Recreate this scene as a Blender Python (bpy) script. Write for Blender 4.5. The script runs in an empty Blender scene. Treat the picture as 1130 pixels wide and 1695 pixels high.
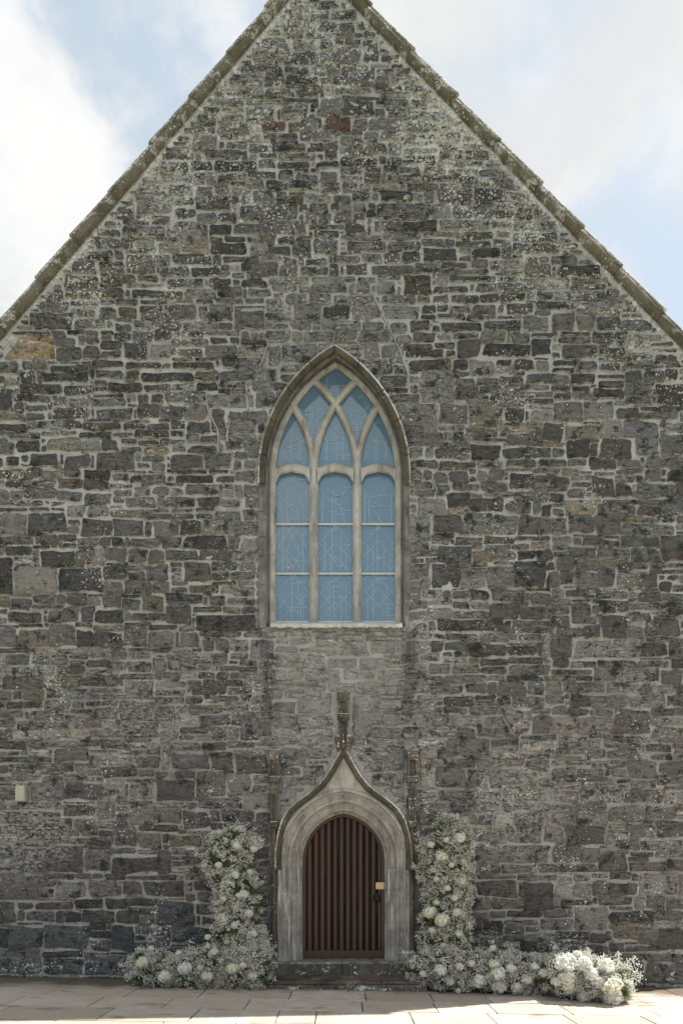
import bpy, math, random
import numpy as np
from mathutils import Vector
R = math.radians
SC = bpy.context.scene
COL = SC.collection
random.seed(7)
RNG = np.random.default_rng(7)

# ------------------------------------------------------------------ camera
D = 11.0            # metres from the camera to the gable wall
EYE = 1.85
cam_d = bpy.data.cameras.new('camera')
cam_d.sensor_width = 36.0
cam_d.lens = 36.0 * D / 16.95
cam_d.shift_y = (1440 - 847.5) / 1695.0
cam_d.clip_end = 3000
cam = bpy.data.objects.new('camera', cam_d)
COL.objects.link(cam)
cam.location = (0, -D, EYE)
cam.rotation_euler = (R(90), 0, 0)
SC.camera = cam

# ------------------------------------------------------------------ light
SUN = Vector((0.50, 0.225, 1.0)).normalized()       # towards the sun: high, right, a little behind the gable
sun_d = bpy.data.lights.new('sun', 'SUN')
sun_d.energy = 3.0
sun_d.angle = R(0.5)
sun_d.color = (1.0, 0.95, 0.87)
sun = bpy.data.objects.new('sun', sun_d)
COL.objects.link(sun)
sun.rotation_euler = SUN.to_track_quat('Z', 'Y').to_euler()

SC.cycles.max_bounces = 6
SC.cycles.diffuse_bounces = 3
SC.cycles.glossy_bounces = 2
SC.cycles.transmission_bounces = 2
SC.cycles.adaptive_threshold = 0.02
SC.view_settings.view_transform = 'Standard'
SC.view_settings.look = 'None'
SC.view_settings.exposure = 1.76
SC.view_settings.gamma = 1.0
SC.view_settings.use_curve_mapping = False

W = bpy.data.worlds.new('World')
SC.world = W
W.use_nodes = True
nt = W.node_tree
nt.nodes.clear()


class N:
    """small helper round a node tree"""
    def __init__(s, tree, fine=True):
        s.t = tree
        s.fine = fine

    def add(s, typ, ins=None, **kw):
        n = s.t.nodes.new(typ)
        for k, v in kw.items():
            setattr(n, k, v)
        for k, v in (ins or {}).items():
            if isinstance(v, bpy.types.NodeSocket):
                s.t.links.new(v, n.inputs[k])
            else:
                n.inputs[k].default_value = v
        return n

    def math(s, op, a, b=0.0, c=None, clamp=False):
        ins = {0: a, 1: b}
        if c is not None:
            ins[2] = c
        return s.add('ShaderNodeMath', ins, operation=op, use_clamp=clamp).outputs[0]

    def vmath(s, op, a, b):
        return s.add('ShaderNodeVectorMath', {0: a, 1: b}, operation=op).outputs[0]

    def dot(s, a, b):
        return s.add('ShaderNodeVectorMath', {0: a, 1: b}, operation='DOT_PRODUCT').outputs['Value']

    def mix(s, f, a, b, mode='MIX'):
        n = s.t.nodes.new('ShaderNodeMix')
        n.data_type = 'RGBA'
        n.blend_type = mode
        for k, v in ((0, f), (6, a), (7, b)):
            if isinstance(v, bpy.types.NodeSocket):
                s.t.links.new(v, n.inputs[k])
            else:
                if k and len(v) == 3:
                    v = (*v, 1)
                n.inputs[k].default_value = v
        return n.outputs[2]

    def ramp(s, f, lo, hi, a=0.0, b=1.0):
        return s.add('ShaderNodeMapRange', {0: f, 1: lo, 2: hi, 3: a, 4: b}, interpolation_type='SMOOTHSTEP').outputs[0]

    def noise(s, vec, scale, detail=4.0, rough=0.55, dist=0.0, col=False):
        if s.fine:
            detail = min(detail, max(1.0, math.log2(110.0 / scale)))
        n = s.add('ShaderNodeTexNoise', {'Vector': vec, 'Scale': scale, 'Detail': detail, 'Roughness': rough, 'Distortion': dist})
        return n.outputs['Color' if col else 'Fac']

    def scale(s, vec, xyz, loc=(0, 0, 0)):
        return s.add('ShaderNodeMapping', {0: vec, 1: loc, 3: xyz}).outputs[0]

    def voro(s, vec, scale, rand=1.0, feat='F1', out='Distance'):
        n = s.add('ShaderNodeTexVoronoi', {'Vector': vec, 'Scale': scale, 'Randomness': rand}, feature=feat)
        return n.outputs[out]


n = N(nt, False)
sky = n.add('ShaderNodeTexSky', sky_type='NISHITA', sun_disc=False, sun_elevation=math.asin(SUN.z),
            sun_rotation=math.atan2(SUN.x, SUN.y), altitude=50.0, air_density=1.0, dust_density=1.0, ozone_density=1.0)
d = n.add('ShaderNodeTexCoord').outputs['Generated']
sep = n.add('ShaderNodeSeparateXYZ', {0: d})
zz = n.math('ADD', n.math('MAXIMUM', sep.outputs[2], 0.0), 0.30)
pl = n.add('ShaderNodeCombineXYZ', {0: n.math('DIVIDE', sep.outputs[0], zz), 1: n.math('DIVIDE', sep.outputs[1], zz), 2: 0.0}).outputs[0]
CLOUD_OFF = (4.5, 6.33, -8.67)
pl = n.scale(pl, (1, 1, 1), CLOUD_OFF)
f = n.noise(pl, 1.25, 9.0, 0.52, 0.3)
f = n.math('ADD', f, n.math('MULTIPLY', n.math('SUBTRACT', n.noise(pl, 6.0, 7.0, 0.6, 0.4), 0.5), 0.25))
mask = n.ramp(f, 0.444, 0.520)
shade = n.noise(pl, 2.6, 6.0, 0.6)
ccol = n.mix(n.ramp(shade, 0.40, 0.60), (3.18, 3.25, 3.27), (3.95, 3.95, 3.93))
thin = n.mix(0.68, sky.outputs[0], (2.72, 3.02, 2.98))          # thin veil of high cloud over the blue
skyc = n.mix(mask, thin, ccol)
bg = n.add('ShaderNodeBackground', {0: skyc, 1: 0.075})
n.t.links.new(bg.outputs[0], n.add('ShaderNodeOutputWorld').inputs[0])


# ------------------------------------------------------------------ helpers
def P(px, py, d=0.0):
    """photograph pixel on the plane d metres behind the wall face -> world point"""
    k = (D + d) / D
    return ((px - 565.0) / 100.0 * k, d, EYE + (1440.0 - py) / 100.0 * k)


def gz(x):
    """height of the paving, which falls a little to the right"""
    return -0.016 * x


def link(o, parent=None):
    COL.objects.link(o)
    if parent is not None:
        o.parent = parent
    return o


def mesh(name, verts, faces, mat, parent=None, smooth=False, loc=None):
    me = bpy.data.meshes.new(name)
    if loc is not None:
        verts = [(v[0] - loc[0], v[1] - loc[1], v[2] - loc[2]) for v in verts]
    me.from_pydata([tuple(map(float, v)) for v in verts], [], faces)
    if mat is not None:
        for m in (mat if isinstance(mat, (list, tuple)) else [mat]):
            me.materials.append(m)
    if smooth:
        me.polygons.foreach_set('use_smooth', [True] * len(me.polygons))
    me.update()
    o = bpy.data.objects.new(name, me)
    if loc is not None:
        o.location = loc
    return link(o, parent)


def place(o, parent):
    """parent keeping the world position (parents are unrotated empties or meshes at their location)"""
    w = Vector((0, 0, 0))
    p = parent
    while p is not None:
        w += Vector(p.location)
        p = p.parent
    o.parent = parent
    o.location = Vector(o.location) - w
    return o


def empty(name, loc=(0, 0, 0)):
    e = bpy.data.objects.new(name, None)
    e.empty_display_size = 0.2
    e.location = loc
    return link(e)


def tag(o, label=None, cat=None, group=None, kind=None):
    for k, v in (('label', label), ('category', cat), ('group', group), ('kind', kind)):
        if v:
            o[k] = v
    return o


class MB:
    """collects shapes for ONE mesh object"""
    def __init__(s):
        s.v, s.f = [], []

    def raw(s, v, f):
        b = len(s.v)
        s.v += [tuple(p) for p in v]
        s.f += [tuple(i + b for i in q) for q in f]
        return s

    def box(s, x0, x1, y0, y1, z0, z1, c=0.0):
        """box with its front (low y) edges chamfered by c"""
        if c <= 0:
            v = [(x, y, z) for y in (y0, y1) for z in (z0, z1) for x in (x0, x1)]
            return s.raw(v, [(0, 1, 3, 2), (5, 4, 6, 7), (4, 0, 2, 6), (1, 5, 7, 3), (2, 3, 7, 6), (4, 5, 1, 0)])
        v = [(x0 + c, y0, z0 + c), (x1 - c, y0, z0 + c), (x1 - c, y0, z1 - c), (x0 + c, y0, z1 - c),
             (x0, y0 + c, z0), (x1, y0 + c, z0), (x1, y0 + c, z1), (x0, y0 + c, z1),
             (x0, y1, z0), (x1, y1, z0), (x1, y1, z1), (x0, y1, z1)]
        f = [(0, 1, 2, 3)]
        for a in (0, 4):
            for i in range(4):
                j = (i + 1) % 4
                f.append((a + i, a + 4 + i, a + 4 + j, a + j))
        f.append((8, 11, 10, 9))
        return s.raw(v, f)

    def loft(s, rows, close=False):
        m = len(rows[0])
        v = [p for r in rows for p in r]
        f = []
        for i in range(len(rows) - 1):
            for j in range(m if close else m - 1):
                k = (j + 1) % m
                f.append((i * m + j, i * m + k, (i + 1) * m + k, (i + 1) * m + j))
        return s.raw(v, f)

    def tube(s, pts, rad, seg=8):
        rows = []
        pts = [Vector(p) for p in pts]
        for i, p in enumerate(pts):
            t = (pts[min(i + 1, len(pts) - 1)] - pts[max(i - 1, 0)]).normalized()
            a = t.cross(Vector((0, 1, 0)))
            if a.length < 0.1:
                a = t.cross(Vector((1, 0, 0)))
            a.normalize()
            b = t.cross(a)
            r = rad[i] if isinstance(rad, (list, tuple)) else rad
            rows.append([tuple(p + a * (r * math.cos(2 * math.pi * k / seg)) + b * (r * math.sin(2 * math.pi * k / seg))) for k in range(seg)])
        s.loft(rows, close=True)
        b = len(s.v)
        s.f.append(tuple(range(b - seg, b)))
        s.f.append(tuple(range(b - seg * len(rows), b - seg * (len(rows) - 1)))[::-1])
        return s

    def build(s, name, mat, parent=None, smooth=False, at=None):
        o = mesh(name, s.v, s.f, mat, None, smooth, loc=at)
        if parent is not None:
            place(o, parent)
        return o


def np_mesh(name, V, F, mat, parent, kind=None):
    me = bpy.data.meshes.new(name)
    me.vertices.add(len(V))
    me.vertices.foreach_set('co', np.asarray(V, np.float32).ravel())
    me.loops.add(F.size)
    me.loops.foreach_set('vertex_index', F.astype(np.int32).ravel())
    me.polygons.add(len(F))
    me.polygons.foreach_set('loop_start', np.arange(0, F.size, F.shape[1], dtype=np.int32))
    me.materials.append(mat)
    me.update()
    me.validate()
    o = bpy.data.objects.new(name, me)
    link(o)
    if parent is not None:
        place(o, parent)
    if kind:
        o['kind'] = kind
    return o


# ------------------------------------------------------------------ materials
def material(name):
    m = bpy.data.materials.new(name)
    m.use_nodes = True
    m.node_tree.nodes.clear()
    n = N(m.node_tree)
    out = n.add('ShaderNodeOutputMaterial')
    bs = n.add('ShaderNodeBsdfPrincipled')
    n.t.links.new(bs.outputs[0], out.inputs[0])
    n.bs = bs
    n.pos = n.add('ShaderNodeNewGeometry').outputs['Position']
    return m, n


def setp(n, **kw):
    names = {'col': 'Base Color', 'rough': 'Roughness', 'nor': 'Normal', 'ior': 'IOR', 'metal': 'Metallic', 'spec': 'Specular IOR Level', 'coat': 'Coat Weight'}
    for k, v in kw.items():
        sk = n.bs.inputs[names[k]]
        if isinstance(v, bpy.types.NodeSocket):
            n.t.links.new(v, sk)
        else:
            sk.default_value = (*v, 1) if isinstance(v, tuple) and len(v) == 3 else v


def bump(n, h, strength, dist, prev=None):
    ins = {'Strength': strength, 'Distance': dist, 'Height': h}
    if prev is not None:
        ins['Normal'] = prev
    return n.add('ShaderNodeBump', ins).outputs[0]


def coping_dist(n):
    """metres from the sloping copings, measured across the wall"""
    a = n.math('ADD', n.dot(n.pos, (0.76, 0.0, -0.65)), 15.0 * 0.65 + 0.0)
    return a


def verge(n):
    # distance below the left / right verge line (apex at x -0.37, z 16.9)
    l = n.math('ADD', n.dot(n.pos, (0.759, 0.0, -0.650)), 0.37 * 0.759 + 16.85 * 0.650)
    r = n.math('ADD', n.dot(n.pos, (-0.727, 0.0, -0.687)), -0.37 * 0.727 + 16.85 * 0.687)
    return n.math('MINIMUM', l, r)


def lichen(n, amount=1.0):
    """mask of pale crusty lichen: specks in drifts, bigger crusts near the verge and in patches"""
    p = n.pos
    wob = n.vmath('ADD', p, n.vmath('MULTIPLY', n.noise(p, 22.0, 3.0, col=True), (0.05, 0.05, 0.05)))
    drift = n.noise(p, 0.9, 4.0, 0.6)
    hi = n.ramp(n.add('ShaderNodeSeparateXYZ', {0: p}).outputs[2], 9.5, 14.0)
    vg = n.ramp(verge(n), 1.6, 0.25)
    ft = n.math('MULTIPLY', n.ramp(n.add('ShaderNodeSeparateXYZ', {0: p}).outputs[2], 0.55, 0.10), 0.10)
    hi = n.math('ADD', hi, n.math('MULTIPLY', ft, 11.0))
    dens = n.math('ADD', n.math('ADD', n.math('MULTIPLY', drift, 1.15), n.math('MULTIPLY', hi, 0.09)), n.math('MULTIPLY', vg, 0.09))
    # specks
    v1 = n.voro(wob, 17.0)
    r1 = n.math('MULTIPLY', n.math('SUBTRACT', n.math('ADD', dens, n.math('MULTIPLY', n.noise(p, 4.0, 3.0), 0.6)), 0.805), 1.1 * amount)
    m1 = n.ramp(n.math('SUBTRACT', r1, v1), -0.02, 0.03)
    v2 = n.voro(n.vmath('ADD', wob, (3.3, 1.1, 7.7)), 42.0)
    r2 = n.math('MULTIPLY', n.math('SUBTRACT', n.math('ADD', dens, n.math('MULTIPLY', n.noise(p, 7.0, 3.0), 0.6)), 0.775), 1.0 * amount)
    m2 = n.ramp(n.math('SUBTRACT', r2, v2), -0.03, 0.05)
    # crusts
    c = n.noise(n.scale(p, (1.0, 1.0, 1.9)), 3.4, 8.0, 0.68)
    m3 = n.ramp(n.math('ADD', c, n.math('ADD', n.math('MULTIPLY', hi, 0.06), n.math('MULTIPLY', vg, 0.055))), 0.655, 0.685)
    m3 = n.math('MULTIPLY', m3, n.math('MULTIPLY', n.ramp(n.noise(p, 26.0, 4.0, 0.6), 0.40, 0.52), amount), clamp=True)
    return n.math('MAXIMUM', n.math('MAXIMUM', m1, m2), m3)


def mortar_colour(n):
    p = n.pos
    z = n.add('ShaderNodeSeparateXYZ', {0: p}).outputs[2]
    a = n.mix(n.noise(p, 3.0, 6.0, 0.65), (0.32, 0.326, 0.322), (0.57, 0.577, 0.565))
    b = n.mix(n.noise(p, 2.4, 6.0, 0.7), (0.21, 0.207, 0.198), (0.435, 0.428, 0.41))
    c = n.mix(n.ramp(n.math('ADD', z, n.math('MULTIPLY', n.noise(p, 0.8, 3.0), 5.0)), 10.5, 5.0), a, b)
    # pink-brown repointing in drifts
    c = n.mix(n.math('MULTIPLY', n.ramp(n.noise(p, 1.1, 3.0, 0.6), 0.58, 0.72), 0.32), c, (0.38, 0.29, 0.22))
    dirt = n.ramp(n.noise(n.vmath('ADD', p, (2, 7, 5)), 0.75, 5.0, 0.65), 0.46, 0.66)
    c = n.mix(n.math('MULTIPLY', dirt, 0.42), c, (0.15, 0.145, 0.13))
    g = n.noise(p, 60.0, 4.0, 0.7)
    c = n.mix(0.55, c, n.add('ShaderNodeCombineColor', {0: g, 1: g, 2: g}).outputs[0], 'OVERLAY')
    return c


def grime(n):
    """dark algae streaks and damp at the foot, each with its own outline"""
    p = n.pos
    s = n.noise(n.scale(p, (2.2, 1.0, 0.35)), 1.0, 5.0, 0.6)
    return n.ramp(s, 0.50, 0.72)


LICHEN = (0.72, 0.72, 0.69)


def patches(n):
    """a few broad pale lime and lichen washes where the photograph shows them"""
    out = None
    wob = n.vmath('ADD', n.pos, n.vmath('MULTIPLY', n.vmath('SUBTRACT', n.noise(n.pos, 1.8, 5.0, 0.65, col=True), (0.5, 0.5, 0.5)), (1.6, 0.0, 1.6)))
    for px, py, r, st in ((45, 1385, 95, 0.5), (262, 312, 60, 0.9), (690, 185, 40, 0.8), (780, 215, 36, 0.7), (525, 325, 22, 0.9), (940, 490, 34, 0.8), (850, 1330, 110, 0.35), (240, 1190, 110, 0.3), (880, 330, 60, 0.3)):
        c = ((px - 565) / 100.0, 0.0, EYE + (1440 - py) / 100.0)
        d_ = n.add('ShaderNodeVectorMath', {0: n.vmath('MULTIPLY', wob, (1, 0, 1)), 1: c}, operation='DISTANCE').outputs['Value']
        m = n.math('MULTIPLY', n.ramp(d_, r / 100.0, r / 250.0), st)
        out = m if out is None else n.math('MAXIMUM', out, m)
    return out


def runoff(n, col):
    """rain runs off the sill: a washed pale apron under the window, black algae streaks either side of it and beside the doorcase"""
    p = n.pos
    s = n.add('ShaderNodeSeparateXYZ', {0: n.vmath('ADD', p, n.vmath('MULTIPLY', n.vmath('SUBTRACT', n.noise(n.scale(p, (3.0, 1.0, 0.8)), 1.6, 5.0, 0.65, col=True), (0.5, 0.5, 0.5)), (0.35, 0.0, 0.9)))})
    x, z = s.outputs[0], s.outputs[2]
    st = n.noise(n.scale(p, (9.0, 1.0, 0.7)), 1.0, 4.0, 0.6)
    w = n.math('MULTIPLY', n.ramp(n.math('ABSOLUTE', n.math('ADD', x, 0.06)), 1.12, 0.90), n.math('MULTIPLY', n.ramp(z, 3.6, 4.8), n.ramp(z, 6.0, 5.7)))
    col = n.mix(n.math('MULTIPLY', w, n.ramp(st, 0.3, 0.7, 0.28, 0.72)), col, (0.37, 0.37, 0.345))
    for cx_, z0, z1, hw in ((-1.24, 4.2, 5.9, 0.15), (1.12, 4.3, 5.9, 0.14), (-1.13, 0.2, 3.6, 0.17), (1.21, 0.2, 3.4, 0.17), (0.28, 9.6, 10.6, 0.05)):
        b = n.math('MULTIPLY', n.ramp(n.math('ABSOLUTE', n.math('SUBTRACT', x, cx_)), hw, hw * 0.3), n.math('MULTIPLY', n.ramp(z, z0 - 0.3, z0 + 0.5), n.ramp(z, z1 + 0.1, z1 - 0.3)))
        col = n.mix(n.math('MULTIPLY', b, n.ramp(st, 0.3, 0.65, 0.25, 0.72)), col, (0.045, 0.042, 0.037))
    return col


def wall_stone():
    m, n = material('rubble_stone')
    at = n.add('ShaderNodeAttribute', attribute_name='Col')
    p = n.pos
    # bedding: flattened noise, plus pitting and grain
    warp = n.vmath('ADD', p, n.vmath('MULTIPLY', n.noise(p, 5.0, 2.0, col=True), (0.08, 0.0, 0.05)))
    bed = n.noise(n.scale(warp, (2.0, 2.0, 11.0)), 2.8, 7.0, 0.68)
    grain = n.noise(p, 55.0, 5.0, 0.72)
    mid = n.noise(n.scale(warp, (1.0, 1.0, 1.7)), 17.0, 5.0, 0.7)
    blot = n.noise(p, 6.0, 6.0, 0.7)
    k = n.math('ADD', n.math('MULTIPLY', bed, 1.0), n.math('ADD', n.math('MULTIPLY', mid, 1.1), n.math('ADD', n.math('MULTIPLY', grain, 0.45), n.math('MULTIPLY', blot, 0.9))))
    k = n.ramp(k, 1.22, 2.28, 0.26, 1.95)
    lam = n.add('ShaderNodeAttribute', attribute_name='Lam').outputs['Fac']      # 1 = flaggy, split along its beds; 0 = close-grained block
    k = n.math('ADD', 1.0, n.math('MULTIPLY', n.math('SUBTRACT', k, 1.0), n.math('ADD', 0.34, n.math('MULTIPLY', lam, 0.7))))
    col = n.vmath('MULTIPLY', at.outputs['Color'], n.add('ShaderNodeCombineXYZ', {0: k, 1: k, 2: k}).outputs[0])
    # open bedding planes: thin dark cracks along the lie of the stone
    cr = n.noise(n.scale(warp, (1.1, 1.1, 8.0), (3, 1, 2)), 2.6, 3.0, 0.6)
    crack = n.math('MULTIPLY', n.ramp(n.math('ABSOLUTE', n.math('SUBTRACT', cr, 0.5)), 0.030, 0.006), n.ramp(blot, 0.44, 0.56))
    col = n.mix(n.math('MULTIPLY', crack, n.math('MULTIPLY', lam, 1.1), clamp=True), col, (0.018, 0.016, 0.014))
    mc = mortar_colour(n)
    # brown and ochre weathering
    col = n.mix(n.math('MULTIPLY', n.ramp(n.noise(p, 3.1, 6.0, 0.7), 0.52, 0.72), 0.38), col, (0.135, 0.108, 0.075))
    col = n.mix(n.math('MULTIPLY', n.ramp(n.noise(n.vmath('ADD', p, (9, 2, 4)), 1.7, 7.0, 0.75), 0.62, 0.74), 0.55), col, (0.26, 0.205, 0.105))
    # black crust
    col = n.mix(n.math('MULTIPLY', n.ramp(n.noise(n.vmath('ADD', p, (1, 5, 2)), 4.6, 9.0, 0.78), 0.525, 0.60), 0.85), col, (0.024, 0.033, 0.030))
    # mortar smeared over the arris
    e = n.math('ADD', at.outputs['Alpha'], n.math('MULTIPLY', n.math('SUBTRACT', n.noise(p, 13.0, 5.0, 0.65), 0.5), 1.7))
    # pale lime bloom washed over the face
    bl = n.math('MULTIPLY', n.ramp(n.noise(n.vmath('ADD', p, (4, 4, 1)), 1.3, 7.0, 0.75), 0.50, 0.70), 0.20)
    col = n.mix(bl, col, mc)
    pt = n.math('MULTIPLY', patches(n), n.ramp(mid, 0.45, 0.55, 0.0, 1.0))
    col = n.mix(pt, col, (0.58, 0.58, 0.54))
    col = runoff(n, col)
    col = n.mix(n.math('MULTIPLY', n.ramp(e, 0.84, 1.0), 0.92), col, mc)
    li = lichen(n)
    col = n.mix(n.math('MULTIPLY', li, 0.9), col, LICHEN)
    b = bump(n, n.math('SUBTRACT', bed, n.math('MULTIPLY', crack, 0.3)), 1.0, 0.05)
    b = bump(n, mid, 1.0, 0.03, b)
    b = bump(n, grain, 0.6, 0.01, b)
    setp(n, col=col, rough=0.88, nor=b, spec=0.3)
    return m


def mortar():
    m, n = material('lime_mortar')
    p = n.pos
    col = mortar_colour(n)
    col = n.mix(n.math('MULTIPLY', n.ramp(n.noise(n.vmath('ADD', p, (1, 5, 2)), 4.6, 9.0, 0.78), 0.56, 0.66), 0.75), col, (0.06, 0.055, 0.048))
    col = runoff(n, col)
    li = lichen(n)
    col = n.mix(n.math('MULTIPLY', li, 0.85), col, LICHEN)
    b = bump(n, n.noise(p, 18.0, 7.0, 0.7), 0.9, 0.03)
    setp(n, col=col, rough=0.95, nor=b, spec=0.2)
    return m


def dressed(name, a, b_, stain=0.6, li_amt=0.55, top=0.0, streak=0.0):
    """sawn and moulded stone"""
    m, n = material(name)
    p = n.pos
    col = n.mix(n.ramp(n.noise(p, 2.6, 7.0, 0.7), 0.3, 0.7), a, b_)
    g = n.noise(p, 70.0, 4.0, 0.7)
    col = n.mix(0.45, col, n.add('ShaderNodeCombineColor', {0: g, 1: g, 2: g}).outputs[0], 'OVERLAY')
    s = n.ramp(n.noise(n.scale(p, (5.0, 5.0, 1.0)), 1.1, 7.0, 0.7), 0.48, 0.70)
    col = n.mix(n.math('MULTIPLY', s, stain), col, (0.05, 0.045, 0.036))
    if streak:
        w = n.ramp(n.noise(n.scale(p, (16.0, 16.0, 1.1)), 1.0, 6.0, 0.65), 0.53, 0.62)
        col = n.mix(n.math('MULTIPLY', w, streak), col, (0.58, 0.58, 0.56))
    li = lichen(n, li_amt)
    if top:
        nz = n.add('ShaderNodeSeparateXYZ', {0: n.add('ShaderNodeNewGeometry').outputs['Normal']}).outputs[2]
        t = n.math('MULTIPLY', n.ramp(nz, 0.35, 0.6), n.ramp(n.noise(p, 9.0, 5.0, 0.7), 0.40, 0.50))
        li = n.math('MAXIMUM', li, n.math('MULTIPLY', t, top))
    col = n.mix(n.math('MULTIPLY', li, 0.9), col, LICHEN)
    b = bump(n, n.noise(p, 34.0, 7.0, 0.72), 0.6, 0.012)
    b = bump(n, n.noise(p, 5.0, 4.0, 0.6), 0.4, 0.03, b)
    setp(n, col=col, rough=0.9, nor=b, spec=0.25)
    return m


M = {}
M['stone'] = wall_stone()
M['mortar'] = mortar()
M['tracery'] = dressed('tracery_stone', (0.33, 0.322, 0.295), (0.54, 0.53, 0.49), 0.55, 0.45)
M['jamb'] = dressed('window_jamb_stone', (0.11, 0.11, 0.104), (0.24, 0.237, 0.222), 0.7, 0.5, 0.0, 0.25)
M['hood'] = dressed('mossy_hood_stone', (0.05, 0.045, 0.032), (0.13, 0.115, 0.08), 0.65, 0.5, 0.9)
M['hoodedge'] = dressed('lichened_hood_edge', (0.16, 0.15, 0.125), (0.55, 0.54, 0.50), 0.5, 2.2)
M['doorstone'] = dressed('doorcase_stone', (0.265, 0.255, 0.228), (0.45, 0.437, 0.395), 0.6, 0.5)
M['doorjamb'] = dressed('door_jamb_stone', (0.20, 0.195, 0.182), (0.40, 0.388, 0.36), 0.55, 0.45, 0.0, 0.7)
M['carved'] = dressed('carved_stone', (0.05, 0.044, 0.034), (0.17, 0.155, 0.125), 0.8, 0.9, 0.8)
M['coping'] = dressed('mossy_coping_stone', (0.10, 0.09, 0.06), (0.19, 0.175, 0.13), 0.6, 0.5)
M['copetop'] = dressed('lichened_coping_stone', (0.19, 0.18, 0.15), (0.36, 0.35, 0.32), 0.5, 1.1)
M['sill'] = dressed('limewashed_sill', (0.34, 0.34, 0.325), (0.72, 0.72, 0.70), 0.25, 1.2)
M['step'] = dressed('worn_step_stone', (0.05, 0.038, 0.028), (0.15, 0.12, 0.09), 0.5, 0.3)
M['threshold'] = dressed('lichened_threshold_stone', (0.055, 0.05, 0.044), (0.16, 0.15, 0.135), 0.55, 0.95, 0.25)


def simple(name, col, rough=0.6, metal=0.0, var=0.25, sc=30.0, **kw):
    m, n = material(name)
    g = n.noise(n.pos, sc, 4.0, 0.6)
    c = n.mix(var, col, n.add('ShaderNodeCombineColor', {0: g, 1: g, 2: g}).outputs[0], 'OVERLAY')
    setp(n, col=c, rough=rough, metal=metal, **kw)
    return m


M['iron'] = simple('black_iron', (0.015, 0.015, 0.016), 0.45, 0.6)
M['lead'] = simple('lead_came', (0.31, 0.42, 0.50), 0.6)
M['bar'] = simple('white_glazing_bar', (0.55, 0.57, 0.56), 0.55)
M['amber'] = simple('amber_reflection_paint', (0.75, 0.42, 0.25), 0.3)  # colour of a reflected orange spot, painted rather than reflected
M['lampcover'] = simple('cream_lamp_cover', (0.42, 0.40, 0.31), 0.45)
M['lampdark'] = simple('dark_lamp_fitting', (0.03, 0.027, 0.022), 0.6)
M['plaque'] = simple('pale_wood', (0.62, 0.45, 0.26), 0.6)
M['tray'] = simple('green_plastic_tray', (0.012, 0.03, 0.016), 0.5)
M['slate'] = simple('slate_roof', (0.07, 0.075, 0.085), 0.6)
M['render'] = simple('side_wall_stone', (0.16, 0.15, 0.135), 0.9)


def glass():
    m, n = material('window_glass')
    g = n.noise(n.pos, 3.0, 3.0)
    setp(n, col=n.mix(g, (0.105, 0.20, 0.30), (0.135, 0.24, 0.345)), rough=0.05, ior=1.9,
         nor=bump(n, n.noise(n.pos, 5.0, 2.0), 0.06, 0.02))
    return m


def wood(name, a, b):
    m, n = material(name)
    p = n.scale(n.pos, (26.0, 26.0, 1.6))
    g = n.noise(p, 1.6, 6.0, 0.6, 0.6)
    oi = n.add('ShaderNodeObjectInfo').outputs['Random']
    c = n.mix(n.ramp(n.math('ADD', g, n.math('MULTIPLY', n.math('SUBTRACT', oi, 0.5), 0.18)), 0.3, 0.7), a, b)
    setp(n, col=c, rough=n.ramp(g, 0.2, 0.8, 0.30, 0.5), nor=bump(n, g, 0.25, 0.004), spec=0.5)
    return m


M['glass'] = glass()
M['oak'] = wood('mahogany_board', (0.014, 0.006, 0.004), (0.062, 0.026, 0.015))
M['oakframe'] = wood('mahogany_frame', (0.03, 0.010, 0.007), (0.065, 0.021, 0.013))


def paving(name, brick=False):
    m, n = material(name)
    p = n.pos
    oi = n.add('ShaderNodeObjectInfo').outputs['Random']
    col = n.mix(oi, (0.33, 0.285, 0.235), (0.50, 0.45, 0.385))
    col = n.mix(n.ramp(n.noise(p, 2.2, 6.0, 0.7), 0.35, 0.7), col, (0.37, 0.30, 0.245))
    g = n.noise(p, 45.0, 5.0, 0.7)
    col = n.mix(0.4, col, n.add('ShaderNodeCombineColor', {0: g, 1: g, 2: g}).outputs[0], 'OVERLAY')
    # damp, algae-dark band where rain runs off the wall, with a ragged edge; a few spill marks
    y = n.add('ShaderNodeSeparateXYZ', {0: p}).outputs[1]
    dm = n.math('ADD', y, n.math('MULTIPLY', n.math('SUBTRACT', n.noise(p, 1.6, 6.0, 0.65), 0.5), 1.6))
    col = n.mix(n.math('MULTIPLY', n.ramp(dm, -1.15, -0.45), 0.85), col, (0.065, 0.048, 0.034))
    sp = n.ramp(n.noise(n.scale(p, (1.0, 2.2, 1.0)), 1.25, 5.0, 0.6), 0.60, 0.66)
    col = n.mix(n.math('MULTIPLY', sp, 0.5), col, (0.12, 0.088, 0.062))
    if brick:
        br = n.add('ShaderNodeTexBrick', {'Vector': p, 'Color1': (1, 1, 1, 1), 'Color2': (0.85, 0.85, 0.85, 1), 'Mortar': (0.3, 0.3, 0.3, 1),
                                          'Scale': 1.0, 'Mortar Size': 0.008, 'Brick Width': 1.05, 'Row Height': 0.74})
        col = n.mix(1.0, col, br.outputs[0], 'MULTIPLY')
    b = bump(n, n.noise(p, 14.0, 7.0, 0.7), 0.45, 0.012)
    setp(n, col=col, rough=n.ramp(dm, -1.1, -0.45, 0.85, 0.5), nor=b, spec=0.3)
    return m


M['slab'] = paving('sandstone_slab')
M['pavebed'] = paving('sandstone_paving', True)
M['bed'] = simple('joint_sand', (0.13, 0.11, 0.085), 0.95)


def lawn():
    m, n = material('lawn')
    c = n.mix(n.noise(n.pos, 1.2, 8.0, 0.7), (0.035, 0.06, 0.018), (0.08, 0.11, 0.035))
    setp(n, col=c, rough=0.9)
    return m


M['lawn'] = lawn()


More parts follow.
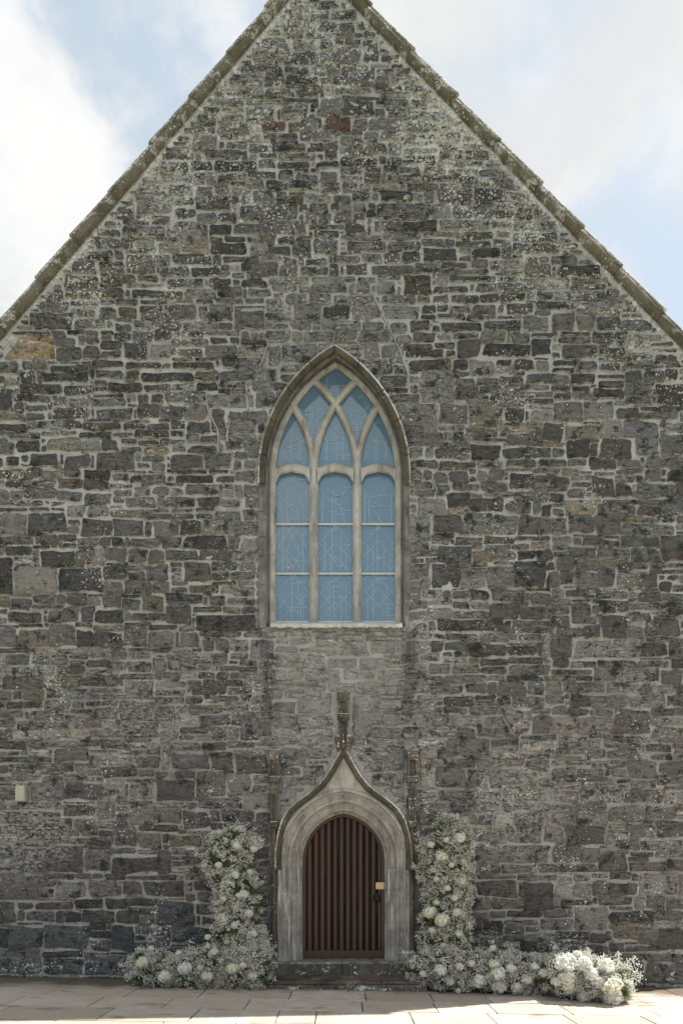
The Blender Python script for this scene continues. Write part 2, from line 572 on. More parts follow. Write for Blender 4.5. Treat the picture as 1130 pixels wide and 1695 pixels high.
def petal(name, a, b, trans=0.40, attr=False):
    m, n = material(name)
    oi = n.add('ShaderNodeNewGeometry').outputs['Random Per Island']
    c = n.mix(oi, a, b)
    setp(n, col=c, rough=0.75, spec=0.15)
    if trans:
        tr = n.add('ShaderNodeBsdfTranslucent', {0: c})
        mx = n.add('ShaderNodeMixShader', {0: trans, 1: n.bs.outputs[0], 2: tr.outputs[0]})
        n.t.links.new(mx.outputs[0], [q for q in n.t.nodes if q.type == 'OUTPUT_MATERIAL'][0].inputs[0])
    return m


M['floret'] = petal('babys_breath_floret', (0.72, 0.73, 0.67), (0.90, 0.90, 0.86))
M['floretpink'] = petal('dusty_floret', (0.50, 0.47, 0.42), (0.78, 0.75, 0.68))
M['petal'] = petal('white_petal', (0.78, 0.79, 0.72), (0.88, 0.88, 0.84))
M['petalcream'] = petal('cream_petal', (0.76, 0.77, 0.62), (0.86, 0.86, 0.76))
M['leaf'] = petal('fine_foliage', (0.06, 0.095, 0.03), (0.20, 0.26, 0.11), 0.3)
M['sprig'] = petal('grey_green_stem', (0.10, 0.115, 0.065), (0.20, 0.21, 0.13), 0.1)
M['core'] = simple('dark_moss', (0.075, 0.09, 0.045), 0.9)  # moss of a dark green colour, for foam cores and wall foot


# ================================================================== the stones of the wall, read off the photograph
# (tile origin x, y, enlargement, rectangles in enlarged pixels; a letter marks an unusual stone)
TILES = [
(0, 540, 4.036, "35,80,365,220,R 0,232,130,325 0,420,85,570,D 0,345,35,395 50,345,100,400 230,0,475,22 370,90,505,140 390,145,545,228 520,68,565,125 570,75,665,125 560,130,660,222 350,45,435,80 575,38,658,68 680,32,760,60 678,68,738,95 755,52,875,92 890,38,1020,102 1030,40,1130,95 675,105,810,158 690,160,815,215 820,115,985,215 1000,118,1130,215 150,240,210,290 220,235,310,290 140,305,235,380 345,265,590,300 620,232,825,275 640,300,825,352 290,310,590,380 840,250,1075,290 140,395,400,450 435,395,620,448 730,375,935,445 165,465,265,500 270,470,325,502 360,480,450,525 610,490,840,530 840,470,910,510 920,455,990,512 1005,458,1090,512 360,545,600,612 640,552,885,615 930,530,1060,622 1075,540,1130,612 175,590,305,635 0,655,180,700 185,645,420,690 440,630,550,685 560,655,815,700 825,662,970,692 995,650,1130,698 60,712,270,758 280,710,390,735 530,715,745,750 755,710,890,738 895,708,1130,745 100,760,270,842 320,730,530,835 560,778,660,835 680,755,790,835 0,790,100,855 930,765,1060,800 960,815,1130,850 200,858,390,940 435,870,600,950 640,855,900,955 35,880,130,932 950,868,1100,895 1015,915,1105,962 0,960,160,1020 290,975,420,1020 435,965,540,1010 570,970,740,1025 380,1025,550,1090 870,1000,940,1045 950,1000,1100,1045 40,1035,150,1075 560,1035,720,1090 890,1075,1000,1130 1030,1080,1130,1130 380,1105,540,1165 570,1115,745,1190 70,1100,145,1160 845,1155,1040,1205"),
(0, 820, 4.036, "30,125,180,255 185,130,260,265 285,120,440,255 540,170,735,268 760,165,960,265 1030,175,1130,275 280,260,385,325 530,295,660,335 870,285,1060,345 1085,285,1130,345 755,290,825,335 45,345,210,400 270,370,495,470 510,378,615,455 635,365,705,442 715,365,840,440 860,368,975,445 995,375,1095,445 110,490,375,655 400,490,680,645 0,435,85,650,D 700,480,850,560 985,470,1130,565 690,575,815,645 835,578,995,655 1035,585,1130,645 0,670,60,750 85,690,210,770 380,680,450,725 460,685,580,730 590,690,660,730 700,680,800,740 820,690,940,760 950,675,1095,778 60,785,285,850 325,770,420,845 440,745,535,845 545,755,625,845 645,770,820,842 890,785,1100,840 340,870,495,1010 510,890,610,1000 630,925,805,1015 830,885,980,1005 130,890,320,1000 0,900,110,1000 65,1065,200,1125 210,1075,450,1120 420,1030,620,1060 0,1060,45,1135 760,1045,840,1090 870,1055,1010,1090 860,1105,1010,1175 745,1110,840,1165 1025,1095,1110,1165 580,1095,740,1150 20,1145,230,1200 245,1140,365,1200 470,1145,565,1195 600,1175,750,1211"),
(0, 1100, 4.036, "245,10,365,75 10,10,230,72 610,45,750,100 860,5,1010,45 755,5,845,40 25,88,320,160 335,100,520,155 425,165,600,235 160,170,300,232 0,172,80,232 50,252,145,292 160,258,280,298 295,240,460,298 475,245,560,285 575,238,670,280 800,245,1020,355 0,305,155,352 205,305,420,365 635,300,790,355 125,380,370,432 380,375,550,425 570,375,670,420 690,380,760,425 770,378,900,420 85,440,270,500 290,440,408,500 425,445,590,495 605,445,755,482 850,450,1060,485 0,512,175,560 185,512,510,548 550,500,665,550 680,500,850,558 870,520,1060,562 360,560,590,650 670,600,930,660 980,560,1060,598 70,680,240,722 255,662,400,698 505,690,670,718 695,685,910,745 930,705,1030,755 90,730,270,780 1045,715,1110,755 205,800,430,910 440,800,690,905 700,775,830,900 870,800,1020,905 420,945,635,1015 640,925,770,1030 240,985,405,1020 860,950,1020,1070 235,1035,480,1105 495,1038,630,1085 710,980,815,1055 465,1100,540,1145 550,1100,655,1145 290,1120,365,1195 375,1120,465,1200 520,1160,690,1200"),
(0, 1360, 4.036, "760,50,910,170 935,80,1080,180 1090,90,1130,140 165,180,320,335 335,160,550,335 570,195,725,330 750,232,1045,325 1070,210,1130,350 95,190,145,320 595,165,705,190 920,190,1040,215 0,365,250,520 285,400,360,430 275,440,365,500 380,395,580,505 590,395,780,500 825,400,940,475 975,400,1230,500 290,345,435,378 710,350,840,395 510,355,600,380 145,550,225,580 240,545,490,588 495,520,685,580 705,500,850,580 0,540,110,675 180,592,360,662 370,615,420,662 440,602,540,665 565,598,760,665 785,600,920,675 935,580,1050,625 940,632,1030,678 1070,540,1300,690 0,720,50,835 62,712,290,845 298,682,585,855 750,700,890,860 620,800,730,865 570,795,615,850 605,685,705,715 950,712,1010,750 1030,700,1130,760 990,765,1130,840 0,858,280,1010 290,865,550,905 285,915,555,1025 560,905,850,1025"),
(180, 1340, 3.767, "490,245,640,345 530,455,645,500 545,515,645,570 575,590,660,655 580,668,660,710 640,20,695,70 700,10,900,75 640,80,760,120 930,380,1010,470 900,240,1000,300 840,80,1000,160 910,330,1010,370 500,730,690,830 545,175,575,225"),
(230, 560, 4.913, "350,5,555,70 590,0,720,42 735,0,820,45 315,85,525,148 540,65,795,155 820,25,1040,70 815,78,1000,148 275,205,610,250 675,160,990,245 20,270,440,360,D 460,290,650,355 660,262,950,350 50,385,260,430 270,375,440,425 470,375,640,425 655,372,870,400 650,415,740,455 750,410,870,450 215,445,545,515 570,460,875,575 180,555,365,655 380,540,560,665 590,590,710,730 725,600,830,670 835,590,1040,675 920,350,1075,430 945,440,1100,560 1040,60,1130,230 1040,245,1130,340 80,690,380,750 390,680,600,770 735,680,960,770 385,785,485,860 665,785,780,830 790,780,960,830 705,840,855,905 865,840,985,910 400,875,620,935 100,880,330,940 20,960,225,1000 270,965,520,1060 540,945,765,1060 775,920,880,980 855,990,950,1065 775,1000,835,1050 105,1005,220,1070 40,1120,290,1175 300,1120,600,1170 640,1120,770,1170 785,1090,945,1160 110,1210,360,1275 380,1200,550,1275 565,1200,760,1270 785,1195,835,1300 850,1190,980,1380 475,1300,660,1365 670,1315,830,1370 210,1295,450,1380 610,1410,830,1474 850,1390,940,1474"),
(230, 820, 4.913, "610,130,830,210 120,205,250,330 340,215,495,320,D 530,215,755,320 770,240,960,320 190,345,350,425 370,335,705,430,D 725,345,815,435 840,345,955,520 80,450,205,535 215,450,465,535 500,460,620,515 650,455,740,530 65,560,355,690 365,535,580,685 610,550,800,610 815,540,945,605 595,630,730,685 745,625,945,690 595,700,790,725 800,700,935,730 130,705,380,790 410,725,650,785 665,735,755,805 770,740,940,815 25,820,195,945 215,810,510,875 580,815,705,890 720,835,945,895 455,910,670,950 690,910,820,955 845,915,945,965 235,910,420,1050 470,965,940,1080 100,1115,280,1230 335,1125,480,1235 540,1110,690,1150 710,1115,840,1155 840,1120,1000,1160 620,1165,720,1265 720,1165,900,1260 910,1180,1100,1330 600,1295,720,1360 740,1290,870,1330 525,1160,605,1260 660,1395,800,1430 820,1345,960,1385 830,1395,965,1435"),
(230, 1100, 4.913, "205,65,330,120 350,70,460,115 500,70,610,115 645,65,730,125 735,70,880,120 890,65,1035,125 415,130,510,170 520,130,615,165 650,130,840,165 850,130,1000,175 430,180,710,240 720,180,925,235 935,185,1000,220 385,250,510,315 530,250,625,285 640,250,800,290 815,235,990,300 415,335,680,400 700,310,885,370 910,310,1070,375 300,410,490,490 500,415,745,495 760,450,815,500 955,390,1130,440 875,410,940,440 835,450,1075,570 340,510,600,565 615,515,815,615 840,570,970,615 990,570,1130,620 455,580,600,612 335,580,440,610 275,635,495,700 510,630,710,700 725,640,935,680 950,635,1100,675 900,690,1040,740 770,710,890,745 585,715,760,745 250,715,560,845 590,755,760,845 780,755,1050,885 65,680,165,725 0,740,170,830 690,860,770,885 295,865,455,925 470,865,710,1065 690,900,920,1030 935,905,1070,970 935,985,1070,1030 150,955,430,1110 0,970,115,1110 850,1040,1065,1180 490,1085,800,1175 580,1190,665,1270 680,1190,810,1265 820,1190,935,1270 945,1200,1060,1280 140,1190,340,1295 370,1190,570,1330 580,1280,750,1330 860,1290,1060,1390 520,1350,640,1450 330,1345,380,1370 200,1395,440,1474"),
(420, 1020, 3.767, "145,185,270,225 210,238,325,275 140,240,205,272 455,258,640,328 660,255,805,315 140,285,245,318 255,290,430,325 205,335,300,400 85,335,195,398 320,340,545,400 555,335,755,395 770,335,930,395 145,405,385,430 55,450,180,515 190,440,405,515 455,430,630,480 640,450,820,490 830,445,890,475 910,410,1090,480 225,140,365,180 380,105,500,200 565,170,715,250 720,170,880,225 115,530,260,600,D 300,525,515,600 600,495,720,570 725,530,900,575 935,535,1130,600 600,580,795,680 805,615,970,680 980,615,1085,675 20,600,270,640 0,650,105,740 125,640,270,690 280,630,520,690 340,700,520,745 590,690,680,745 690,695,920,755 930,685,1055,715 930,720,1025,760 1040,715,1130,755 40,745,260,780 275,755,400,808 750,765,875,800 885,765,995,800 615,765,740,805 340,825,490,885 830,815,940,858 750,865,870,910 880,865,945,910 1025,830,1130,880 165,945,290,990 300,945,385,990 680,920,805,970 815,920,945,970 1030,885,1105,940 1030,950,1130,1060 885,980,940,1050 690,980,875,1060 400,930,475,985 225,1000,400,1060 165,835,330,925 0,890,90,985 0,1050,100,1090 855,1060,940,1130"),
(650, 560, 4.346, "70,48,275,85 300,35,440,70 455,15,615,135 650,50,990,130,D 1005,5,1130,130 90,90,350,135 375,90,445,138 120,165,380,225 565,155,735,265 430,165,545,225 735,155,840,195 735,208,855,248 860,150,1005,235 1030,170,1130,230 195,240,430,330 600,290,760,335 765,285,920,330 960,255,1130,320 200,370,430,460 440,365,600,445 630,355,770,400 700,405,885,440 920,390,1130,425 1000,340,1105,370 335,480,520,605 550,455,785,630 795,500,940,600 985,530,1120,595 340,630,515,668 430,680,510,740 30,470,170,545 185,475,310,545 80,555,290,625 235,635,310,668 90,640,225,670 115,685,350,765 120,790,215,860 230,790,290,860 310,785,470,865 570,760,775,870 800,795,940,870 960,785,1130,865 820,690,1060,775 140,875,315,940 345,885,590,925 600,895,785,935 815,880,1030,920 135,950,200,1015 215,950,270,1015 290,975,380,1040 410,970,540,1030 610,960,685,1025 695,955,785,1025 835,970,1005,1085 1015,985,1110,1045 630,1035,820,1095 430,1050,620,1095 660,1100,860,1145 875,1105,1100,1155 160,1030,285,1085 165,1095,295,1135 180,1150,370,1265 390,1120,530,1205 565,1155,795,1260 800,1175,995,1255 1000,1175,1050,1255 1065,1200,1130,1275"),
(650, 840, 4.346, "300,60,480,180 515,50,700,190 720,55,885,200 900,65,1040,195 1060,90,1130,180 175,60,265,200 665,215,870,255 450,215,640,250 335,285,560,395 570,310,715,390 725,310,870,380 890,310,1015,380 1035,310,1130,380 990,250,1130,300 660,275,840,298 280,415,470,580 875,390,1090,570 485,445,670,480 490,485,660,570 690,425,860,560 150,405,260,495 150,370,225,405 235,370,310,400 205,510,250,580 215,610,345,650 360,615,415,660 550,610,690,670 700,600,945,665 990,615,1130,700 250,715,420,800 560,685,690,735 700,690,905,795 920,715,1075,790 430,730,690,800 870,815,1130,905 315,815,790,885 255,835,300,885 850,910,1030,960 385,910,605,960 625,920,830,965 280,965,345,1020 370,970,525,1030 550,980,800,1070 815,1005,1030,1070 90,965,265,1040 1080,940,1130,1070 60,1055,185,1105 190,1050,345,1110 360,1045,425,1075 435,1040,530,1075 365,1085,530,1110 255,1130,405,1195 420,1145,620,1195 150,1120,245,1165 90,1170,240,1195 830,1145,910,1205 925,1135,1130,1205 815,1210,1040,1250 95,1205,200,1240 215,1210,350,1245 370,1205,500,1280 520,1215,660,1255"),
(650, 1100, 4.346, "50,130,255,205 270,155,490,210 510,140,670,212 680,145,740,195 755,130,955,220 970,145,1085,205 865,225,1085,310 80,270,350,345,D 365,228,580,298 585,228,730,250 590,258,730,295 365,308,465,345 550,310,740,355 130,362,255,432 10,360,120,440 295,362,410,430 265,365,290,430 425,370,640,440 650,370,790,440 805,340,985,490 980,365,1130,495 75,448,220,475 235,440,405,470 70,485,185,525 200,485,455,525 460,455,585,530 600,455,800,525 25,540,150,575 170,540,370,595 378,540,695,665 715,540,840,585 710,600,890,670 850,540,905,595 190,608,315,660 325,615,370,660 925,550,1130,615 185,675,275,730 285,678,445,735 465,678,590,728 605,678,800,735 810,692,945,738 188,750,520,885 530,755,685,798 550,810,685,890 698,755,910,860 692,862,770,890 630,905,765,975 335,905,620,970 220,900,320,930 190,935,320,985 415,980,535,1065 540,985,770,1060 800,880,1030,955 870,1000,960,1050 1000,995,1130,1050 180,1000,410,1150 620,1075,705,1160 735,1065,850,1160 880,1065,1080,1150 510,1180,670,1275 680,1205,800,1280 985,695,1130,740"),
(770, 1330, 3.139, "255,40,400,110 150,45,250,120 580,45,730,112 550,5,725,38 745,15,920,98 940,22,1085,80 460,45,575,110 265,130,395,205 400,130,500,205 525,130,725,215 840,115,980,180 995,95,1130,180 720,172,785,235 792,178,905,238 912,190,1120,245 180,210,445,310 465,220,595,305 600,225,690,310 725,243,845,262 860,248,975,275 985,250,1120,282 690,268,835,350 845,305,1040,355 940,282,1040,305 850,282,935,303 1050,290,1130,360 190,322,330,360 385,318,670,358 35,250,155,315 60,405,265,485 310,410,455,545 470,432,550,485 565,415,650,485 650,400,735,480 750,410,895,475 905,365,1100,480 1110,375,1130,480 750,358,855,400 480,390,550,425 140,492,295,550 495,495,650,525 690,488,860,525 885,485,935,545 940,485,1035,548 1040,485,1130,548 560,530,735,660 390,600,570,655 405,558,520,590 755,558,975,615 990,552,1115,605 750,535,860,555 85,610,190,655 30,605,78,670 45,570,115,600 125,570,200,597 490,670,635,705 765,625,890,710 905,618,1080,650 905,655,985,735 1000,660,1130,770 645,685,725,730 470,710,615,785 290,715,455,780 630,735,735,795 755,725,820,770 830,728,970,770 760,775,920,815 925,775,1060,815 200,690,300,720 800,830,930,940 930,830,1060,955 1065,840,1130,950"),
(880, 560, 4.52, "10,0,190,135 200,0,395,30 228,55,485,150 515,75,680,135,D 710,30,860,115,W 705,120,905,190 915,120,1100,200 340,190,475,245 500,190,650,240 705,245,820,325 840,245,975,325 1000,240,1085,310 935,335,1130,505,D 0,250,150,330 290,265,475,340 760,335,915,362 305,360,420,400 300,410,445,460 455,390,670,455 695,375,855,425 700,440,855,495 165,490,375,620 385,465,600,610 640,515,790,610 810,560,1090,605 0,540,130,600 85,650,220,770 255,660,490,745 520,640,665,735 695,620,945,740 1010,640,1130,700 255,785,420,890 510,770,740,890 765,760,930,880 975,725,1130,880 430,800,490,880 0,820,170,895 45,915,240,955 275,915,400,960 430,925,620,985 650,915,795,970 855,900,960,965 1015,895,1130,965 15,1030,110,1090 135,1035,280,1085 455,1045,610,1195 615,1025,770,1080 835,985,960,1070 1010,1000,1130,1060 645,1095,735,1175 780,1090,1050,1190 1065,1075,1130,1185 275,1125,400,1185 220,975,340,1020 70,1235,235,1325 255,1215,465,1310 490,1250,760,1320 530,1195,780,1240 800,1210,950,1255 790,1270,945,1325 980,1220,1110,1320"),
(880, 840, 4.52, "60,90,235,200 265,80,455,190 470,75,650,205 690,125,1060,205 850,75,955,115 970,75,1065,110 150,220,290,262 385,225,520,275 550,250,645,290 830,245,940,300 955,220,1130,405,D 0,260,150,310 290,300,465,360 485,310,710,375 740,310,940,400 40,330,215,395 175,395,315,460 335,390,485,465 0,410,90,595 760,420,865,470 640,430,730,485 880,450,960,500 110,495,200,590 205,495,300,580 330,490,480,595 515,480,605,595 630,490,770,595 800,495,940,595 930,555,1040,625 1010,510,1080,580 395,610,510,640 245,625,385,680 475,650,620,680 630,645,710,680 790,640,940,705 965,645,1130,705 0,650,160,720 520,690,700,780 730,720,935,770 1010,735,1130,800 300,720,440,810 715,785,885,845 0,745,75,825 95,745,280,790 535,815,690,975 0,840,135,945 720,890,830,970 835,855,1095,965 180,905,375,970 390,880,520,975 85,985,280,1115 310,995,790,1135 820,1015,1010,1110 1015,1015,1130,1110 495,1150,770,1195 290,1155,470,1200 790,1155,975,1190 1030,1150,1130,1200 0,1180,130,1255 460,1200,655,1290 685,1210,940,1305 970,1215,1110,1315 95,1260,310,1300"),
(880, 1100, 4.52, "260,140,540,205 560,140,790,215 805,150,885,215 895,150,1060,220 1075,155,1130,215 0,150,90,215 100,150,215,215 285,225,425,310 445,235,705,325 735,240,990,320 1040,230,1130,300 100,230,230,300 470,335,605,385 270,335,420,380 620,335,880,525 895,315,1120,390 885,400,1015,450 1030,400,1130,450 905,470,1130,585 355,390,600,510 155,395,340,515 0,370,140,530 200,550,410,615 0,560,175,630 535,570,810,625 860,595,1035,650 1050,600,1130,630 560,640,780,705 290,625,415,680 425,630,545,690 180,635,260,680 890,670,1040,715 1055,640,1130,710 130,720,425,755 465,710,705,770 710,730,920,845 945,725,1090,815 1100,730,1130,820 940,830,1130,895 340,775,530,830 150,770,240,840 610,785,695,845 740,875,925,920 735,915,980,1035 995,955,1120,1050 990,910,1120,940 205,880,365,935 385,880,465,920 490,890,610,925 360,935,680,1030 190,950,335,1030 60,920,150,1020 290,1050,545,1095 340,1110,550,1200"),
(400, 420, 3.531, "65,55,215,130 220,68,330,135 345,82,510,128 605,60,740,130 755,75,1000,120 705,0,820,50 515,20,690,48 370,28,490,65 240,30,320,65 0,60,55,110 0,160,150,195 405,185,610,225 620,185,750,240 335,190,400,230 180,190,255,220 40,210,250,245 390,235,520,285 620,245,765,300 535,245,615,295 255,245,310,300 300,305,450,385 475,315,625,380,D 650,308,800,380 145,265,240,295 30,265,135,290 0,335,120,450 150,305,240,340 145,350,255,390 825,315,1030,390 940,130,1100,230 815,260,950,295 960,255,1020,292 1030,250,1100,290 865,405,965,465 985,405,1100,450 900,475,990,525 1000,470,1120,520 1050,300,1130,350 1050,360,1130,385 550,392,695,440 710,400,830,440 470,390,530,440 290,400,405,440 365,460,535,505 545,455,665,505 685,450,870,505 140,455,280,500 940,530,1110,565 715,535,800,600 810,535,900,605 235,535,440,635 140,530,225,660 150,665,300,745 890,660,955,705 755,655,880,710 60,750,170,815 0,600,110,665 0,515,145,545 0,455,45,500 60,460,95,500 980,635,1130,680 800,715,960,780"),
(360, 0, 2.825, "435,50,515,105 475,108,640,148 325,80,405,125 300,135,400,165 355,190,540,235 325,168,400,195 420,112,460,158 540,155,630,180 595,188,670,213 675,185,745,290 560,220,660,292 480,238,550,295 335,248,445,302 165,258,325,305 205,210,330,252 315,320,425,352 440,320,495,345 515,325,570,345 205,315,295,340 220,345,305,410 320,362,470,400 490,355,530,390 545,360,605,395 620,343,733,403 740,358,790,390 55,372,205,412 230,415,335,445 365,408,495,445 550,408,710,438 735,402,860,430 40,420,205,447 480,463,575,513 585,478,730,543 300,490,425,527 735,510,780,540 755,465,885,497 905,460,975,492 130,500,270,565 465,520,575,545 300,535,415,560 505,553,625,615,P 205,582,322,620,P 637,560,697,610 418,570,485,615 330,575,410,612 75,575,150,625 705,560,850,610 0,590,75,625 385,628,435,665 450,625,540,655 570,640,675,678 690,620,745,655 760,628,920,658 945,630,1130,650 130,630,205,665 215,630,370,648 870,560,1090,605 685,150,760,178"),
(200, 220, 3.139, "930,8,985,48 1005,5,1100,35 785,68,950,100 780,35,920,62 665,62,765,105 550,50,650,72 975,52,1045,95 1060,65,1130,135 430,95,655,142 665,118,705,138 820,112,1010,140 205,150,350,200 360,155,470,195 490,155,700,200,D 1015,148,1130,178,D 810,160,980,185 660,205,805,238 820,208,890,235 910,220,1015,245 455,240,490,270 505,215,600,255 380,250,430,270 670,245,745,283 755,250,862,295 870,255,1025,298 1040,205,1130,255 385,280,460,315 485,262,560,315 575,290,675,315 680,298,795,362 805,302,860,330 455,330,608,365 625,340,662,368 810,335,945,360 385,340,445,365 740,390,915,455 615,380,720,455 515,410,600,470 405,415,490,460 285,385,380,445 980,375,1080,405 1090,375,1130,405 960,420,1015,470 1030,425,1095,470 925,385,970,410 75,335,270,420 5,490,230,540 265,465,455,530 465,485,575,530,D 590,470,760,525 770,460,965,525 460,542,530,570 655,542,725,570 735,540,795,570 810,545,900,580 0,550,65,605 80,550,170,590 195,575,300,620 300,550,450,625 470,575,655,630 665,580,765,630 890,570,990,642 1000,550,1130,625 90,600,185,625 275,640,470,680 30,640,260,690 530,645,720,680 840,655,930,685 955,650,1060,685 685,675,820,745 580,680,675,745 365,700,515,750 525,700,565,745 825,690,920,748 935,700,1080,740 210,700,350,750 60,708,180,732 245,765,430,805 460,760,570,790 590,770,760,800 1085,690,1130,735"),
(540, 220, 2.974, "190,5,250,40 65,15,175,60 0,65,65,125 90,70,230,115 235,65,295,105 300,65,370,110 0,130,250,165,D 300,125,370,160 375,112,540,158,D 0,192,138,235 150,200,168,225 183,205,260,250 275,192,350,248 357,208,460,248 470,215,655,242 672,215,747,260 160,258,215,278 232,258,355,285 400,252,545,282 565,252,650,275 135,285,215,338 265,290,425,330 435,297,475,338 482,290,525,338 540,282,715,340 735,275,865,335,D 880,290,985,335 20,355,105,385 130,352,190,393 250,358,510,425 515,355,605,420 620,365,715,418 725,375,820,420 830,385,1010,420 195,385,247,425 40,392,122,442 98,447,197,495 230,435,360,485 385,440,540,485 555,435,800,480 665,490,825,520 640,545,810,560 0,530,85,600 100,540,290,580 175,587,270,635 285,590,355,640 370,585,465,635 470,570,640,630 720,580,850,618 860,570,905,610 90,645,205,705 215,650,430,700 375,708,505,773 800,630,965,685 970,650,1100,710 610,705,830,735 545,705,595,745 430,650,560,690 20,610,155,640 0,660,85,695"),
(40, 380, 3.139, "375,45,570,108 580,50,670,88 600,95,685,120 700,70,800,125 805,50,950,125 960,40,1035,68 320,118,460,165 475,125,520,160 395,170,515,190 535,140,765,180 780,138,970,182 255,170,375,230 400,202,520,230 555,205,680,232 740,198,850,245 870,200,1015,248 210,245,385,300 400,240,580,275 750,258,940,298 220,312,522,362 150,325,210,362 560,315,820,355 835,308,985,350 1010,308,1130,350 90,382,235,425 310,385,380,402 275,420,375,455 385,402,470,465 495,408,590,458 600,400,720,430 615,430,735,470 757,393,897,475 35,448,245,520 265,475,420,512 665,485,815,510 865,478,1005,520 620,490,650,520 950,440,1070,470 965,395,1080,430 1095,425,1130,520 900,365,980,385 1005,362,1130,382 150,535,215,570 320,530,390,552 400,528,460,548 570,535,668,578 675,535,805,575 820,530,935,560 975,540,1057,595 1065,552,1130,598 820,572,948,608 800,618,930,658 945,605,1105,665"),
(720, 400, 3.139, "195,50,320,90 340,45,390,85 275,105,385,155 390,110,450,165 455,125,595,180 635,132,840,182 10,180,62,222 80,175,315,205 210,215,500,265 0,240,170,262 525,200,690,245 340,272,465,305 470,270,515,300 525,268,605,302 80,285,150,315 155,280,222,315 230,275,335,315 660,260,880,300 890,245,955,300 75,340,180,370 195,338,310,380 325,335,355,378 368,332,505,378 530,315,710,355 715,322,900,375 0,375,145,403 170,390,250,412 260,410,440,465 460,395,590,465 605,370,715,460 730,395,825,460 835,398,950,458 970,405,1110,462 20,485,80,508 95,480,215,505 230,478,365,523 395,487,485,523 640,480,775,525 785,480,800,515 815,475,920,525 940,475,990,530 110,510,225,600 30,415,240,468"),
]

# ------------------------------------------------------------------ outlines in photograph pixels
def vl(x):      # left and right verge (underside of the copings) on the wall face
    return 568 - 1.182 * x


def vr(x):
    return (x - 573) * 1.045


WCX, WHALF, WSPR, WRISE = 555.0, 98.0, 785.0, 175.0           # window: centre, half width, springing, rise of the glass line
DCX, DHALF, DSPR, DRISE = 568.5, 67.5, 1425.0, 78.0            # door


def arch(cx, half, spr, rise, bottom, u, mj=6, ma=22):
    """pointed-arch line in pixels, offset outwards by u: up the left jamb, over, down the right"""
    r = (half * half + rise * rise) / (2 * half)
    q = r + u
    a1 = math.acos(max(-1, min(1, (r - half) / q)))
    L = [(cx - half - u, bottom + (spr - bottom) * i / mj) for i in range(mj)]
    A = [(cx - half + r - q * math.cos(a1 * i / ma), spr - q * math.sin(a1 * i / ma)) for i in range(ma + 1)]
    Lf = L + A
    return Lf + [(2 * cx - x, y) for x, y in reversed(Lf[:-1])]


OGEE = [(457, 1430), (457.5, 1408), (461, 1382), (468, 1358), (478, 1341), (492, 1328), (509, 1316), (527, 1302), (541, 1285), (550, 1270), (556, 1259), (561, 1250), (565, 1243)]


def inside(poly, X, Y):
    c = np.zeros(X.shape, bool)
    for i in range(len(poly)):
        (x0, y0), (x1, y1) = poly[i - 1], poly[i]
        if y0 == y1:
            continue
        k = ((y0 > Y) != (y1 > Y)) & (X < (x1 - x0) * (Y - y0) / (y1 - y0) + x0)
        c ^= k
    return c


X0, Y0 = -12, -60
XX, YY = np.meshgrid(np.arange(X0, 1143), np.arange(Y0, 1640))
WIN_OUT = arch(WCX - 1.5, WHALF, WSPR, WRISE, 1042, 25)
OGF = OGEE + [(1135 - x + 2, y) for x, y in reversed(OGEE)]
busy = (YY < np.maximum(vl(XX), vr(XX)) + 3)
busy |= inside(WIN_OUT, XX, YY)
busy |= inside([(449, 1620), (449, 1420)] + [(x - 8, y - 4) for x, y in OGEE] + [(1145 - x, y - 4) for x, y in reversed(OGEE)] + [(690, 1420), (690, 1620)], XX, YY)
for a, b, c, d_ in ((442, 1235, 465, 1304), (447, 1300, 462, 1620), (671, 1235, 692, 1308), (675, 1300, 691, 1620), (550, 1145, 584, 1250)):
    busy[b - Y0:d_ - Y0, a - X0:c - X0] = True
busy |= YY > 1611 + 0.016 * XX
OPEN = busy.copy()

stones = []
for ox, oy, s, txt in TILES:
    for r in txt.split():
        q = r.split(',')
        x0, y0, x1, y1 = (float(v) / s for v in q[:4])
        x0 += ox; x1 += ox; y0 += oy; y1 += oy
        k = q[4] if len(q) > 4 else ''
        if x0 < 2:
            x0 = -10
        if x1 > 1126:
            x1 = 1140
        a, b, c, e = (int(round(v)) for v in (x0 - X0, y0 - Y0, x1 - X0, y1 - Y0))
        sub = busy[b:e, a:c]
        if sub.size == 0 or sub.mean() > 0.42:
            continue
        for _ in range(60):                     # trim what another stone already took
            sub = busy[b:e, a:c]
            if sub.size == 0:
                break
            m = (sub[0].mean(), sub[-1].mean(), sub[:, 0].mean(), sub[:, -1].mean())
            w = max(m)
            if w < 0.35:
                break
            i = m.index(w)
            if i == 0: b += 1
            elif i == 1: e -= 1
            elif i == 2: a += 1
            else: c -= 1
        if c - a < 7 or e - b < 5:
            continue
        busy[max(b - 2, 0):e + 2, max(a - 2, 0):c + 2] = True
        stones.append((a + X0, b + Y0, c + X0, e + Y0, k))
N_READ = len(stones)
# small packing stones in what is left
rf = random.Random(3)
H_, W_ = busy.shape
for rnd, (mw, mh) in enumerate(((26, 6), (15, 5), (8, 4), (6, 4))):
    for b in range(H_ - 8, 6, -2):
        row = busy[b]
        a = 3
        while a < W_ - 8:
            if row[a]:
                a += 2
                continue
            wmax = rf.randint(mw + 4, 88 if rnd == 0 else 46)
            c = a
            while c < W_ - 3 and not row[c] and c - a < wmax:
                c += 1
            hmax = rf.randint(mh, 13) if rf.random() < 0.75 else rf.randint(10, 22)
            t = b
            while t > 3 and b - t < hmax and not busy[t - 1, a:c].any():
                t -= 1
            if c - a >= mw and b - t >= mh:
                stones.append((a + X0 + 1, t + Y0 + 1, c + X0 - 1, b + Y0 - 1, 'f'))
                busy[max(t - 2, 0):b + 2, max(a - 2, 0):c + 2] = True
                a = c + 3
            else:
                a += 3

